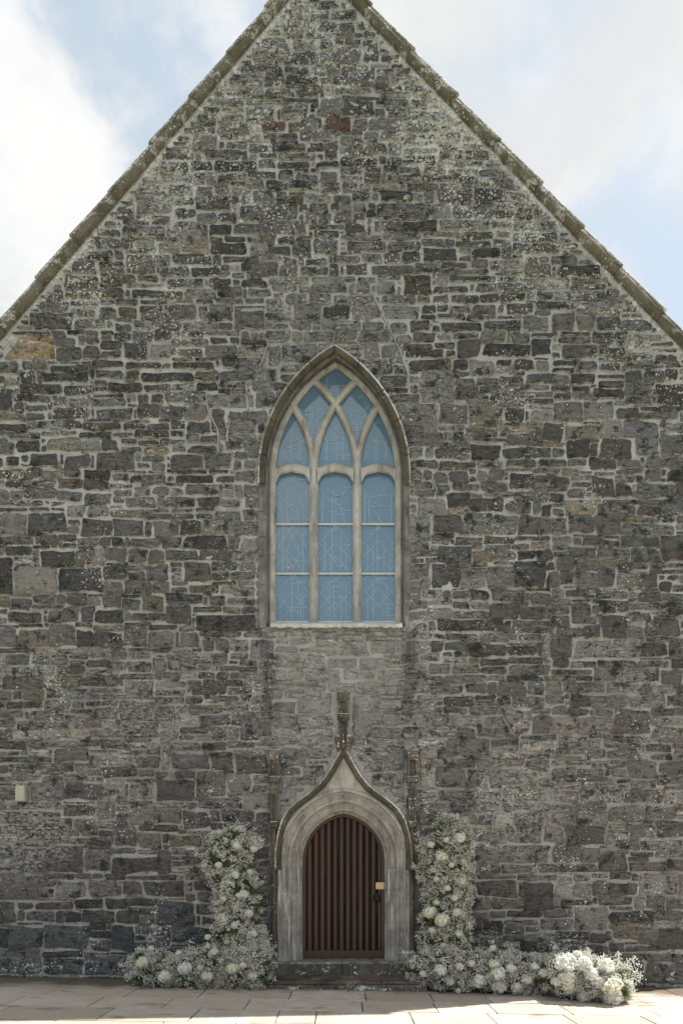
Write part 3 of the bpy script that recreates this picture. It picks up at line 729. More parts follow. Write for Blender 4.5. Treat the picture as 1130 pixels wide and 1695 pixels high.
# let every stone grow until only a joint is left between it and its neighbours
lab = np.zeros(busy.shape, np.int32)
lab[OPEN] = -1
R4 = [[a - X0, b - Y0, c - X0, e - Y0] for a, b, c, e, k in stones]
for i, (a, b, c, e) in enumerate(R4):
    sub = lab[b:e, a:c]
    sub[sub == 0] = i + 1
grow = [rf.choice((4, 5, 6)) for _ in R4]
for it in range(6):
    for i, r in enumerate(R4):
        if it >= grow[i] and stones[i][4] != 'f':
            continue
        cxp, cyp = (r[0] + r[2]) / 2 + X0, (r[1] + r[3]) / 2 + Y0
        wide = cyp < 640 or (cyp < 860 and cxp < 420)                # the thickly pointed upper wall
        g0 = 3 if (1040 < cyp < 1320 and 415 < cxp < 715) else ((5 if rf.random() < 0.6 else 6) if wide else (3 if rf.random() < 0.5 else 4))
        if wide and it >= 4:
            continue
        for side in range(4):
            g = g0 - 1 if side < 2 else g0                  # upright joints are tighter than bed joints
            a, b, c, e = r
            if side == 0: z = lab[b - 1:e + 1, a - 1 - g:a]
            elif side == 1: z = lab[b:e, c:c + 1 + g]
            elif side == 2: z = lab[b - 1 - g:b, a - 1:c + 1]
            else: z = lab[e:e + 1 + g, a - 1:c + 1]
            if z.size == 0 or ((z != 0) & (z != i + 1)).mean() > 0.10:
                continue
            if side == 0: r[0] -= 1
            elif side == 1: r[2] += 1
            elif side == 2: r[1] -= 1
            else: r[3] += 1
            a, b, c, e = r
            sub = lab[b:e, a:c]
            sub[sub == 0] = i + 1
stones = [(r[0] + X0, r[1] + Y0, r[2] + X0, r[3] + Y0, s[4]) for r, s in zip(R4, stones)]

# ------------------------------------------------------------------ church
church = empty('church', (0, 0, 0))
tag(church, 'grey rubble stone church gable with a pointed traceried window above an arched door', 'church')

# mortar-faced wall: an uneven, washed-out sheet with the two openings left out
gx = np.linspace(-5.74, 5.74, 400)
gzv = np.arange(-0.30, 16.86, 0.0288)
GX, GZ = np.meshgrid(gx, gzv)
PX, PY = GX * 100 + 565, 1440 - (GZ - EYE) * 100


def blur(a, k):
    for _ in range(k):
        a = (np.roll(a, 1, 0) + np.roll(a, -1, 0) + np.roll(a, 1, 1) + np.roll(a, -1, 1) + 2 * a) / 6
    return a


r1 = blur(RNG.normal(0, 1, GX.shape), 2)
r2 = blur(RNG.normal(0, 1, GX.shape), 30)
r1 /= r1.std(); r2 /= r2.std()
wav = 0.010 + 0.003 * r1 + 0.004 * r2 + np.clip(r1 * 0.6 + r2 - 1.5, 0, 2) * 0.03
top = np.minimum(16.76 - 1.182 * np.abs(np.minimum(GX + 0.411, 0)), 16.76 - 1.045 * np.maximum(GX + 0.411, 0))
GZc = np.minimum(GZ, top + 0.06)
hole = inside(arch(WCX, WHALF, WSPR, WRISE, 1036, 18), PX, PY) | inside(arch(DCX, DHALF, DSPR, DRISE, 1640, 30), PX, PY)
ok = (GZ <= top + 0.10)
idx = np.arange(GX.size).reshape(GX.shape)
keep = ok[:-1, :-1] & ok[:-1, 1:] & ~(hole[:-1, :-1] | hole[1:, 1:] | hole[:-1, 1:] | hole[1:, :-1])
q = np.stack([idx[:-1, :-1], idx[:-1, 1:], idx[1:, 1:], idx[1:, :-1]], -1)[keep]
wall = np_mesh('wall', np.stack([GX, wav, GZc], -1).reshape(-1, 3), q, M['mortar'], church)
wall.data.polygons.foreach_set('use_smooth', np.ones(len(wall.data.polygons), bool))
wall['label'] = 'pale lime mortar face of the rubble gable wall'


def stone_tone(x0, y0, x1, y1, k, rr):
    cx, cy = (x0 + x1) / 2, (y0 + y1) / 2
    v = rr.uniform(0.08, 0.205)
    if rr.random() < 0.10:
        v = rr.uniform(0.22, 0.30)
    hue = rr.random()
    base = np.array([1.04, 1.0, 0.94]) if hue < 0.66 else (np.array([1.0, 1.0, 0.99]) if hue < 0.9 else np.array([1.12, 1.0, 0.82]))
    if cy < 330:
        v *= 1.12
    if 455 < cy < 620 and 430 < cx < 680:                    # blocked older opening over the window
        v = rr.uniform(0.19, 0.28)
        base = np.array([1.0, 1.0, 0.97])
    if 620 <= cy < 1040 and (375 < cx < 440 or 670 < cx < 730):
        v = rr.uniform(0.16, 0.27)
        base = np.array([1.0, 1.0, 0.95])
    if 1040 <= cy < 1330 and 415 < cx < 715:                  # squared grey blocks below the window
        v = rr.uniform(0.18, 0.30)
        base = np.array([1.0, 1.0, 0.97])
        if 455 < cx < 665 and cy < 1240:
            v *= 1.18
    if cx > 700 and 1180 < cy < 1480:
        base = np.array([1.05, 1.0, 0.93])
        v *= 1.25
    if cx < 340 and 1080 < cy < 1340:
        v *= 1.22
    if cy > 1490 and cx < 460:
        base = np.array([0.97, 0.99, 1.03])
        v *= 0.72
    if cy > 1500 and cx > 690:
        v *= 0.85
    if k == 'R':
        return (0.40, 0.30, 0.19)
    if k == 'P':
        return (0.145, 0.085, 0.074)
    if k == 'D':
        v = rr.uniform(0.062, 0.085)
    if k == 'W':
        return (0.52, 0.51, 0.47)
    if k == 'f':
        v *= 1.15
    return tuple(base * v)


WB = arch(WCX - 1.5, WHALF, WSPR, WRISE, 1042, 26)


def clip_pt(x, y):
    """keep an outline point off the verge and the window head"""
    lim = max(vl(x), vr(x)) + 4
    if y < lim:
        y = lim
    if 1028 <= y < 1045 and 428 < x < 684:
        y = 1045
    if 560 < y < 1028 and 425 < x < 685:
        r = (WHALF ** 2 + WRISE ** 2) / (2 * WHALF)
        q_ = r + 26
        dy = min(0, y - WSPR)
        if abs(dy) < q_:
            half = math.sqrt(q_ * q_ - dy * dy) - (r - WHALF)
            if half > 0 and abs(x - (WCX - 1.5)) < half:
                x = (WCX - 1.5) + math.copysign(half, x - (WCX - 1.5))
    return x, y


def stone_geo(st, rr):
    x0, y0, x1, y1, k = st
    w, h = x1 - x0, y1 - y0
    m = min(w, h)
    j = min(3.2, 0.11 * m + 0.6)
    cor = [(x0, y1), (x1, y1), (x1, y0), (x0, y0)]                # counter-clockwise seen from the front (y down)
    cor = [(x + rr.uniform(-j, j), y + rr.uniform(-j, j)) for x, y in cor]
    if rr.random() < 0.22 and m > 14:                              # an angled end
        i = rr.randrange(4)
        cor[i] = (cor[i][0] * 0.86 + (x0 + x1) / 2 * 0.14, cor[i][1])
    if k == 'R':                                                   # tapers with the verge above it
        cor = [(7, 595), (91, 594), (89, 561), (34, 559)]
    out = []
    for i in range(4):
        a, b = cor[i], cor[(i + 1) % 4]
        L = math.hypot(b[0] - a[0], b[1] - a[1])
        c = min(rr.uniform(0.7, 3.4) * (1.7 if rr.random() < 0.2 else 1.0), L * 0.28, m * 0.24)
        ts = [c / L]
        nm = 2 if L > 34 else (1 if L > 13 else 0)
        ts += [c / L + (1 - 2 * c / L) * (t + 1 + rr.uniform(-0.2, 0.2)) / (nm + 1) for t in range(nm)]
        ts.append(1 - c / L)
        nx, ny = (b[1] - a[1]) / L, -(b[0] - a[0]) / L
        for n_, t in enumerate(ts):
            o = rr.uniform(-1.0, 1.0) * min(2.4, 0.07 * m + 0.5) if 0 < n_ < len(ts) - 1 else 0.0
            out.append((a[0] + (b[0] - a[0]) * t + nx * o, a[1] + (b[1] - a[1]) * t + ny * o))
    out = [clip_pt(*p) for p in out]
    cx = sum(p[0] for p in out) / len(out)
    cy = sum(p[1] for p in out) / len(out)
    pr = rr.uniform(0.010, 0.042) * (0.8 if k == 'f' else 1.0)
    tx, tz = rr.uniform(-0.012, 0.012), rr.uniform(-0.012, 0.012)
    ins = min(2.3, 0.2 * m)
    V, E = [], []

    def ring(inset, dep, e):
        for x, y in out:
            dx, dy = cx - x, cy - y
            l = math.hypot(dx, dy) or 1.0
            f = min(inset / l, 0.9)
            X, Y = x + dx * f, y + dy * f
            t = tx * (X - cx) / max(w, 1) * 2 + tz * (Y - cy) / max(h, 1) * 2
            wx, _, wz = P(X, Y)
            V.append((wx, dep + t * (1 if dep < 0 else 0), wz))
            E.append(e)
    ring(-0.4, 0.03, 1.0)
    ring(0.3, -pr * 0.55, 0.95)
    ring(ins, -pr, 0.0)
    wx, _, wz = P(cx, cy)
    V.append((wx, -pr * rr.uniform(0.95, 1.25), wz))
    E.append(0.0)
    nn = len(out)
    F = []
    for r_ in range(2):
        for i in range(nn):
            i2 = (i + 1) % nn
            F.append((r_ * nn + i, r_ * nn + i2, (r_ + 1) * nn + i2, (r_ + 1) * nn + i))
    for i in range(nn):
        F.append((2 * nn + i, 2 * nn + (i + 1) % nn, 3 * nn))
    lam = min(1.0, max(0.0, (w / max(h, 1) - 1.5) / 2.2)) * 0.85 + rr.uniform(-0.1, 0.3)
    return V, F, [(e_, max(0.0, min(1.0, lam))) for e_ in E], stone_tone(x0, y0, x1, y1, k, rr)


def stone_object(name, V, F, C4, parent):
    o = mesh(name, V, F, M['stone'], None, smooth=True)
    at = o.data.color_attributes.new('Col', 'FLOAT_COLOR', 'POINT')
    C4 = np.asarray(C4, np.float32)
    at.data.foreach_set('color', C4[:, :4].ravel())
    o.data.attributes.new('Lam', 'FLOAT', 'POINT').data.foreach_set('value', C4[:, 4].copy())
    o.parent = parent
    return o


rs = random.Random(11)
geo = [(s, stone_geo(s, rs)) for s in stones]
geo.sort(key=lambda t: -((t[0][2] - t[0][0]) * (t[0][3] - t[0][1])) - (1e6 if t[0][4] in ('R', 'P', 'W') else 0))
special = {'R': 'rust-stained tapering sandstone block by the verge', 'P': 'dull red stone high in the gable', 'W': 'stone crusted with white lichen near the verge'}
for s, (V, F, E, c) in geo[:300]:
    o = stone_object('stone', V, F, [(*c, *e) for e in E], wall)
    if s[4] in special:
        o['label'] = special[s[4]]
BV, BF, BC = [], [], []
for s, (V, F, E, c) in geo[300:]:
    b = len(BV)
    BV += V
    BF += [tuple(i + b for i in f) for f in F]
    BC += [(*c, *e) for e in E]
rub = stone_object('small_stones', BV, BF, BC, wall)
rub['kind'] = 'stuff'
# raised ribbons of pointing along the old straight joints
for pts in ([(612, 470), (618, 491), (629, 513), (646, 547), (658, 573), (668, 596), (675, 618), (677, 641)], [(444, 570), (431, 604), (428, 624)],
            [(342, 652), (344, 678), (360, 710), (362, 749)], [(407, 630), (409, 650), (410, 677)], [(311, 1130), (305, 1167), (289, 1181), (284, 1222), (267, 1230), (267, 1251), (277, 1273)],
            [(323, 1279), (324, 1320)], [(832, 1187), (846, 1213), (859, 1220), (857, 1257)], [(829, 1302), (827, 1342), (816, 1347), (814, 1374)], [(695, 650), (696, 668), (720, 668), (724, 700)],
            [(715, 790), (724, 815), (727, 830)], [(376, 705), (377, 733)]):
    rows_ = []
    fine = []
    for a_, b_ in zip(pts[:-1], pts[1:]):
        for t_ in np.linspace(0, 1, 5)[:-1]:
            fine.append((a_[0] + (b_[0] - a_[0]) * t_ + rs.uniform(-.8, .8), a_[1] + (b_[1] - a_[1]) * t_ + rs.uniform(-.8, .8)))
    fine.append(pts[-1])
    for i_, (x_, y_) in enumerate(fine):
        a_, b_ = fine[max(i_ - 1, 0)], fine[min(i_ + 1, len(fine) - 1)]
        l_ = math.hypot(b_[0] - a_[0], b_[1] - a_[1]) or 1
        nx_, ny_ = -(b_[1] - a_[1]) / l_, (b_[0] - a_[0]) / l_
        w_ = rs.uniform(1.1, 2.1)
        rows_.append([P(x_ + nx_ * o_ * w_, y_ + ny_ * o_ * w_, dp) for o_, dp in ((-1, 0.0), (-0.6, -0.032), (0, -0.043), (0.6, -0.032), (1, 0.0))])
    MB().loft(rows_).build('pointing_ridge', M['mortar'], None, True).parent = wall
print('stones read', N_READ, 'all', len(stones))

# ------------------------------------------------------------------ copings up both verges
APX, APZ = -0.411, 16.76


def coping(side):
    sl = (1.182, 1.045)[side]
    L = math.hypot(1, sl)
    sx = (-1, 1)[side]
    tdir = Vector((sx / L, 0, -sl / L))            # down the slope
    ndir = Vector((sx * sl / L, 0, 1 / L))         # out of the slope
    org = Vector((APX, 0, APZ))
    rr = random.Random(5 + side)
    total = (5.36 if side == 0 else 6.16) * L
    s = 0.10
    while s < total - 0.05:
        ln = min(rr.uniform(0.88, 1.06), total - s)
        if total - s - ln < 0.3:
            ln = total - s
        th = rr.uniform(-0.008, 0.008)
        for part, prof, mat in (
            ('coping_stone', [(0.045, 0.10), (0.0, 0.06), (-0.012, -0.07), (0.008, -0.105), (0.045, -0.118), (0.095, -0.112), (0.115, -0.090), (0.122, -0.06), (0.122, 0.35)], M['coping']),
            ('coping_cap', [(0.118, 0.3), (0.120, -0.075), (0.126, -0.088), (0.162, -0.083), (0.182, -0.06), (0.19, 0.0), (0.19, 0.40)], M['copetop'])):
            rows = []
            for i in range(7):
                t = i / 6
                a = s + 0.006 + (ln - 0.012) * t
                lift = th + (0.026 * t if part == 'coping_cap' else 0.012 * t)
                row = []
                for k_, (nn, y) in enumerate(prof):
                    wob = rr.uniform(-0.003, 0.003)
                    up = lift if (part == 'coping_cap' and k_ > 1) or nn > 0.1 else lift * 0.3
                    p = org + tdir * a + ndir * (nn + up + wob)
                    row.append((p.x, y + rr.uniform(-0.004, 0.004) - (0.012 * t if part == 'coping_cap' else 0), p.z))
                rows.append(row)
            mb = MB().loft(rows)
            m = len(prof)
            mb.f.append(tuple(range(m))[::-1])
            mb.f.append(tuple(range(6 * m, 7 * m)))
            c = org + tdir * (s + ln / 2)
            o = mb.build(part, mat, None, True, at=(c.x, 0, c.z))
            if part == 'coping_stone':
                base = place(o, church)
            else:
                place(o, base)
        s += ln
    # bedding fillet under the copings
    rows = []
    for i in range(60):
        p = org + tdir * (total * i / 59)
        row = []
        for nn, y in ((-0.11, 0.02), (-0.09, -0.012), (-0.05, -0.03), (0.0, -0.03), (0.02, 0.05)):
            q_ = p + ndir * (nn + rr.uniform(-0.012, 0.012))
            row.append((q_.x, y + rr.uniform(-0.006, 0.006), q_.z))
        rows.append(row)
    o = MB().loft(rows).build('bedding_fillet', M['mortar'], church, True)


coping(0)
coping(1)

# nave behind the gable
mb = MB()
for xa, xb, zt in ((-5.74, -5.2, 10.3), (5.2, 5.74, 10.2)):
    mb.box(xa, xb, 0.06, 24.0, -0.4, zt)
mb.box(-5.2, 5.2, 23.4, 24.0, -0.4, 11.0)
mb.build('nave_wall', M['render'], church)
mb = MB()
for sx, sl, ln_ in ((-1, 1.182, 5.36), (1, 1.045, 6.16)):
    e = APX + sx * ln_
    ze = APZ - ln_ * sl
    mb.raw([(APX, 0.36, APZ), (e, 0.36, ze), (e, 24.3, ze), (APX, 24.3, APZ), (APX, 0.36, APZ - 0.25), (e, 0.36, ze - 0.25), (e, 24.3, ze - 0.25), (APX, 24.3, APZ - 0.25)],
           [(0, 1, 2, 3), (4, 7, 6, 5), (0, 4, 5, 1), (1, 5, 6, 2), (2, 6, 7, 3), (3, 7, 4, 0)])
mb.build('roof', M['slate'], church)


# ------------------------------------------------------------------ window
def sweep(mb, prof, args, i0=0, i1=None, jit=0.0):
    """loft of offset arch lines: prof = [(outward px, depth m)]"""
    rows = []
    for u, dep in prof:
        line = arch(*args, u)[i0:i1]
        rows.append([P(x, y, dep) for x, y in line])
    return mb.loft(rows)


def cut_arch(prof, args, cuts, name, mats, parent, gap=1.1, fill=None, edge=None):
    """separate blocks along an arch line; cuts are fractions of its length"""
    ref = arch(*args, 12, ma=60, mj=40)
    dens = []
    for u, dep in prof:
        dens.append((arch(*args, u, ma=60, mj=40), dep))
    cum = [0.0]
    for a, b in zip(ref[:-1], ref[1:]):
        cum.append(cum[-1] + math.hypot(b[0] - a[0], b[1] - a[1]))
    tot = cum[-1]

    def at(line, s):
        s = max(0, min(tot, s))
        k = max(0, min(len(cum) - 2, int(np.searchsorted(cum, s)) - 1))
        t = (s - cum[k]) / (cum[k + 1] - cum[k])
        a, b = line[k], line[k + 1]
        return a[0] + (b[0] - a[0]) * t, a[1] + (b[1] - a[1]) * t
    rr = random.Random(len(cuts))
    for c0, c1 in zip(cuts[:-1], cuts[1:]):
        s0, s1 = c0 * tot + gap / 2, c1 * tot - gap / 2
        n_ = max(3, int((s1 - s0) / 7))
        ss = [s0 + (s1 - s0) * i / n_ for i in range(n_ + 1)]
        if s0 < tot / 2 < s1:
            ss = sorted(ss + [tot / 2])
        off = rr.uniform(-0.006, 0.004)
        rows = [[P(*at(line, s), dep + off) for s in ss] for line, dep in dens]
        mid = (c0 + c1) / 2
        o = MB().loft(rows).build(name, mats(mid), parent, False)
        if edge:
            o.data.materials.append(edge)
            per = len(ss) - 1
            for q_ in list(o.data.polygons)[-2 * per:]:
                q_.material_index = 1
    if fill:
        rows = [[P(x, y, dep + 0.012) for x, y in line] for line, dep in dens]
        MB().loft(rows).build('joint_mortar', fill, parent)


WA = (WCX, WHALF, WSPR, WRISE, 1034)
# moulded stone frame is the window part itself
mb = MB()
sweep(mb, [(12, 0.20), (10.5, 0.175), (8, 0.168), (5, 0.175), (3.5, 0.20), (2.2, 0.205), (0.5, 0.235), (0, 0.25), (0, 0.33)], WA)
window = mb.build('window', M['tracery'], church)
window['label'] = 'three-light pointed window with intersecting stone tracery and blue-grey glass'
# splayed reveal between hood and frame
mb = MB()
sweep(mb, [(23, -0.004), (16.5, -0.002), (15.5, 0.02), (14.5, 0.06), (13.2, 0.12), (12, 0.17), (11, 0.22)], WA)
mb.build('reveal', M['jamb'], window)
# jamb slabs flush with the wall below the hood
for side in (0, 1):
    ys = [800, 847, 889, 921, 968, 1040] if side == 0 else [796, 850, 897, 935, 985, 1040]
    rr = random.Random(side)
    for a, b in zip(ys[:-1], ys[1:]):
        wdt = rr.choice((26, 29, 33))
        xs = (WCX - WHALF - wdt, WCX - WHALF - 16.4) if side == 0 else (WCX + WHALF + 16.4, WCX + WHALF + wdt - 2)
        x0, _, z1 = P(xs[0], a + 0.6)
        x1, _, z0 = P(xs[1], b - 0.6)
        MB().box(x0, x1, -0.012 + rr.uniform(-0.004, 0.003), 0.06, z0, z1, 0.006).build('jamb_stone', M['jamb'], window)
# hood mould, in lengths
hp = [(15.0, 0.03), (15.2, -0.055), (17.5, -0.095), (21.5, -0.115), (26.0, -0.112), (28.0, -0.10), (29.0, 0.02)]
cut_arch(hp, (WCX - 2.0, WHALF, WSPR, WRISE + 8, 800), [0, .09, .2, .31, .41, .5, .59, .70, .8, .91, 1], 'hood_stone', lambda t: M['hood'], window, edge=M['hoodedge'])

RR_ = (WHALF ** 2 + WRISE ** 2) / (2 * WHALF)
M1, M2 = 519.0, 591.0


def ax(c, sgn, h):          # arc starting vertical at x=c, leaning right (+1) or left (-1)
    return c + sgn * (RR_ - math.sqrt(max(RR_ * RR_ - h * h, 0)))


def bar_profile(cx_, ny_, hw, y0=0.185, y1=0.30):
    return [(-hw, y1), (-hw, y0 + 0.06), (-hw * 0.45, y0 + 0.005), (0, y0 - 0.006), (hw * 0.45, y0 + 0.005), (hw, y0 + 0.06), (hw, y1)]


def trace(points, hw, name, yoff=0.0):
    rows = []
    for i, (x, y) in enumerate(points):
        a, b = points[max(i - 1, 0)], points[min(i + 1, len(points) - 1)]
        tx, ty = b[0] - a[0], b[1] - a[1]
        l = math.hypot(tx, ty)
        nx, ny = -ty / l, tx / l
        rows.append([P(x + nx * o, y + ny * o, dep + yoff) for o, dep in bar_profile(0, 0, hw)])
    return MB().loft(rows).build(name, M['tracery'], window)


for c in (M1, M2):
    trace([(c, 1032 - i * (1032 - 768) / 6) for i in range(7)], 7.4, 'mullion')
trace([(ax(M1, 1, h), WSPR - h) for h in np.linspace(8, 154, 16)], 6.2, 'tracery_bar', 0.002)
trace([(ax(M2, -1, h), WSPR - h) for h in np.linspace(8, 154, 16)], 6.2, 'tracery_bar', 0.005)
trace([(ax(M1, -1, h), WSPR - h) for h in np.linspace(8, 112, 12)], 6.2, 'tracery_bar', 0.008)
trace([(ax(M2, 1, h), WSPR - h) for h in np.linspace(8, 112, 12)], 6.2, 'tracery_bar', 0.008)
LIGHTS = [(457, 511), (527, 583), (599, 653)]
for x0, x1 in LIGHTS:
    xc, hw = (x0 + x1) / 2, (x1 - x0) / 2 + 1.5
    inn, outr = [], []
    for i in range(17):
        t = -1 + i / 8
        a = abs(t)
        inn.append((xc + hw * t, 781.5 + 5.5 * a + 15.0 * max(0, (a - 0.55) / 0.45) ** 2.2))
        outr.append((xc + (hw + 1) * t, 767 + 8.0 * a ** 1.3))
    rows = [[P(x, y, 0.30) for x, y in inn], [P(x, y, 0.235) for x, y in inn],
            [P(x, y - 3.2, 0.20) for x, y in inn], [P(x, y + 2.5, 0.195) for x, y in outr], [P(x, y, 0.215) for x, y in outr], [P(x, y - 1, 0.30) for x, y in outr]]
    MB().loft(rows).build('light_head', M['tracery'], window)
    for yb in (867.5, 949.5, 1029.5):
        a = P(x0 - 2, yb + 1.5, 0.26)
        b = P(x1 + 2, yb - 1.5, 0.26)
        MB().box(a[0], b[0], 0.25, 0.275, a[2], b[2], 0.004).build('glazing_bar', M['bar'], window)

GD = 0.285
rl = random.Random(21)


def pane(lo, hi, nrow=2, ys=None):
    """pane between two bounding curves x=lo(y), x=hi(y) over the pixel rows ys"""
    t0, t1, t2 = (rl.uniform(-0.0014, 0.0014) for _ in range(3))                     # no two panes lie quite in one plane
    m_ = len(ys) - 1
    rows = [[P(lo(y), y, GD + 0.006 + t0 + t1 * i / m_), P(hi(y), y, GD + 0.006 + t2 + t1 * i / m_)] for i, y in enumerate(ys)]
    return MB().loft(rows).build('pane', M['glass'], window)


def strip(mb, a, b, w=0.5):
    """a lead came from pixel a to pixel b"""
    dx, dy = b[0] - a[0], b[1] - a[1]
    l = math.hypot(dx, dy)
    if l < 1:
        return
    nx, ny = -dy / l * w, dx / l * w
    q = [(a[0] + nx, a[1] + ny), (b[0] + nx, b[1] + ny), (b[0] - nx, b[1] - ny), (a[0] - nx, a[1] - ny)]
    e = 0.00025 * (len(mb.v) // 8 % 40)                       # crossing cames lap one over the other
    v = [P(x, y, GD + 0.003 - e) for x, y in q] + [P(x, y, GD + 0.006) for x, y in q]
    mb.raw(v, [(0, 1, 2, 3), (0, 4, 5, 1), (1, 5, 6, 2), (2, 6, 7, 3), (3, 7, 4, 0)])


def clipseg(a, b, f):
    """keep the part of a-b where f(x,y) holds"""
    pts = [(a[0] + (b[0] - a[0]) * t, a[1] + (b[1] - a[1]) * t) for t in np.linspace(0, 1, 41)]
    ok_ = [f(*p) for p in pts]
    best, cur = (0, 0), None
    for i, o in enumerate(ok_ + [False]):
        if o and cur is None:
            cur = i
        if not o and cur is not None:
            if i - cur > best[1] - best[0]:
                best = (cur, i)
            cur = None
    return (pts[best[0]], pts[best[1] - 1]) if best[1] - best[0] > 2 else None




def leading(lo, hi, y0, y1, kind):
    f = lambda x, y: y0 < y < y1 and lo(y) + 0.5 < x < hi(y) - 0.5
    xc = (lo((y0 + y1) / 2) + hi((y0 + y1) / 2)) / 2
    w = 30
    segs = []
    for i in range(2 if kind == 'chevron' else 4):
        x = xc + rl.uniform(-24, 24)
        segs.append(((x, y1), (x, y0 + rl.uniform(0, 0.5) * (y1 - y0))))
    for i in range(rl.randint(3, 5)):
        y = rl.uniform(y0, y1)
        x = xc + rl.uniform(-20, 15)
        segs.append(((x, y), (x + rl.uniform(10, 30), y)))
    if kind == 'chevron':
        sp = rl.uniform(19, 26)
        k = rl.choice((0.62, 0.75, 0.9))
        for i in range(-1, 4):
            y = y0 + rl.uniform(0, 5) + sp * i
            segs += [((xc, y), (xc - 30, y + 30 / k)), ((xc, y), (xc + 30, y + 30 / k))]
            if i % 2:
                segs += [((xc - 27, y), (xc + 3, y + 30 / k)), ((xc + 27, y), (xc - 3, y + 30 / k))]
        for o_ in (-18, -9, 9, 18):
            segs.append(((xc + o_, y1), (xc + o_, y1 - rl.uniform(0.3, 0.9) * (y1 - y0))))
    else:
        for i in range(3):
            cx_, cy_, r_ = xc + rl.uniform(-12, 12), y0 + rl.uniform(0.05, 0.5) * (y1 - y0), rl.uniform(12, 34)
            prev = None
            for a in np.linspace(0.1, 3.0, 12):
                p = (cx_ + r_ * math.cos(a), cy_ + r_ * math.sin(a))
                if prev:
                    segs.append((prev, p))
                prev = p
        for i in range(5):
            x, y = xc + rl.uniform(-24, 24), rl.uniform(y0, y1)
            segs.append(((x, y), (x + rl.uniform(-22, 22), y + rl.uniform(15, 40))))
    mb = MB()
    for a, b in segs:
        c = clipseg(a, b, f)
        if c:
            strip(mb, *c)
    if mb.v:
        mb.build('lead_came', M['lead'], window)['kind'] = 'stuff'


for li_, (x0, x1) in enumerate(LIGHTS):
    lo, hi = (lambda y, a=x0: a - 2.5), (lambda y, a=x1: a + 2.5)
    for y0, y1, kind in ((949.5, 1031, 'chevron'), (867.5, 949.5, 'chevron'), (772, 867.5, 'arc' if li_ != 0 else 'chevron')):
        pane(lo, hi, ys=[y1, y0])
        leading(lambda y, a=x0: a, lambda y, a=x1: a, max(y0, 788) + 1, y1 - 1, kind)
fl = lambda y: ax(WCX - WHALF, 1, WSPR - y)
fr = lambda y: ax(WCX + WHALF, -1, WSPR - y)
m1l, m1r = (lambda y: ax(M1, -1, WSPR - y)), (lambda y: ax(M1, 1, WSPR - y))
m2l, m2r = (lambda y: ax(M2, -1, WSPR - y)), (lambda y: ax(M2, 1, WSPR - y))
yy = lambda a, b: np.linspace(a, b, 14)
XH = WSPR - 116
for lo, hi, ya, yb in ((fl, m1l, 774, 678), (m1r, m2l, 774, 670), (m2r, fr, 774, 678),
                       (lambda y: m1l(y) if y > 677 else fl(y), lambda y: m1r(y) if y > XH else m2l(y), 772, 634),
                       (lambda y: m2l(y) if y > XH else m1r(y), lambda y: m2r(y) if y > 677 else fr(y), 772, 634),
                       (lambda y: m2l(y) if y > 633 else fl(y), lambda y: m1r(y) if y > 633 else fr(y), 668, 603)):
    pane(lo, hi, ys=yy(ya, yb))
    leading(lambda y, q=lo: q(y) + 7.5, lambda y, q=hi: q(y) - 7.5, yb + 18, ya - 10, 'arc')
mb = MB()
strip(mb, (474.5, 940), (479.5, 939.5), 1.4)  # orange reflection on the glass, put in as a small coloured strip
mb.build('amber_reflection', M['amber'], window)
# sill
rr = random.Random(4)
rows = []
for i in range(45):
    x = 447 + (666 - 447) * i / 44
    o = rr.uniform(-1.4, 1.4)
    rows.append([P(x, 1029.5, 0.30), P(x, 1031.5 + o * 0.3, 0.02), P(x, 1032.2 + o * 0.3, -0.055), P(x, 1034 + o * 0.4, -0.068 + rr.uniform(-.006, .006)), P(x, 1038.6 + o, -0.06), P(x, 1039.4 + o, 0.02)])
MB().loft(rows).build('sill', M['sill'], window, True)
a, b = P(440, 1046), P(672, 1038)
MB().box(a[0], b[0], -0.03, 0.1, a[2], b[2], 0.008).build('sill_course', M['jamb'], window)

# ------------------------------------------------------------------ doorway
DA = (DCX, DHALF, DSPR, DRISE, 1592)
prof = [(42.5, 0.0), (42, -0.035), (40, -0.048), (37.5, -0.045), (36, -0.02), (35.5, 0.0), (33, 0.035), (29.5, 0.05), (26, 0.052), (24.5, 0.035), (22.5, 0.028), (20.5, 0.035), (19.5, 0.06),
        (17, 0.105), (13.5, 0.135), (10.5, 0.14), (9.5, 0.125), (7.5, 0.12), (6, 0.13), (5, 0.16), (3, 0.195), (0.8, 0.22), (0, 0.24), (0, 0.40)]
doorcase = empty('doorcase', (0, 0, 0))
doorcase.parent = church
# lengths: jambs are cut where the photograph shows their bed joints
cuts = [0, 0.105, 0.195, 0.262, 0.345, 0.425, 0.5, 0.575, 0.655, 0.738, 0.80, 0.89, 1]
cut_arch(prof, DA, cuts, 'doorcase_stone', lambda t: M['doorjamb'] if t < 0.262 or t > 0.738 else M['doorstone'], doorcase, 0.9, M['mortar'])
# ogee field over the arch
ol = OGEE + [(1137 - x, y) for x, y in reversed(OGEE)]


def resample(pts, n_):
    cum = [0.0]
    for a, b in zip(pts[:-1], pts[1:]):
        cum.append(cum[-1] + math.hypot(b[0] - a[0], b[1] - a[1]))
    out = []
    for s in np.linspace(0, cum[-1], n_):
        k = max(0, min(len(cum) - 2, int(np.searchsorted(cum, s)) - 1))
        t = (s - cum[k]) / (cum[k + 1] - cum[k])
        out.append((pts[k][0] + (pts[k + 1][0] - pts[k][0]) * t, pts[k][1] + (pts[k + 1][1] - pts[k][1]) * t))
    return out


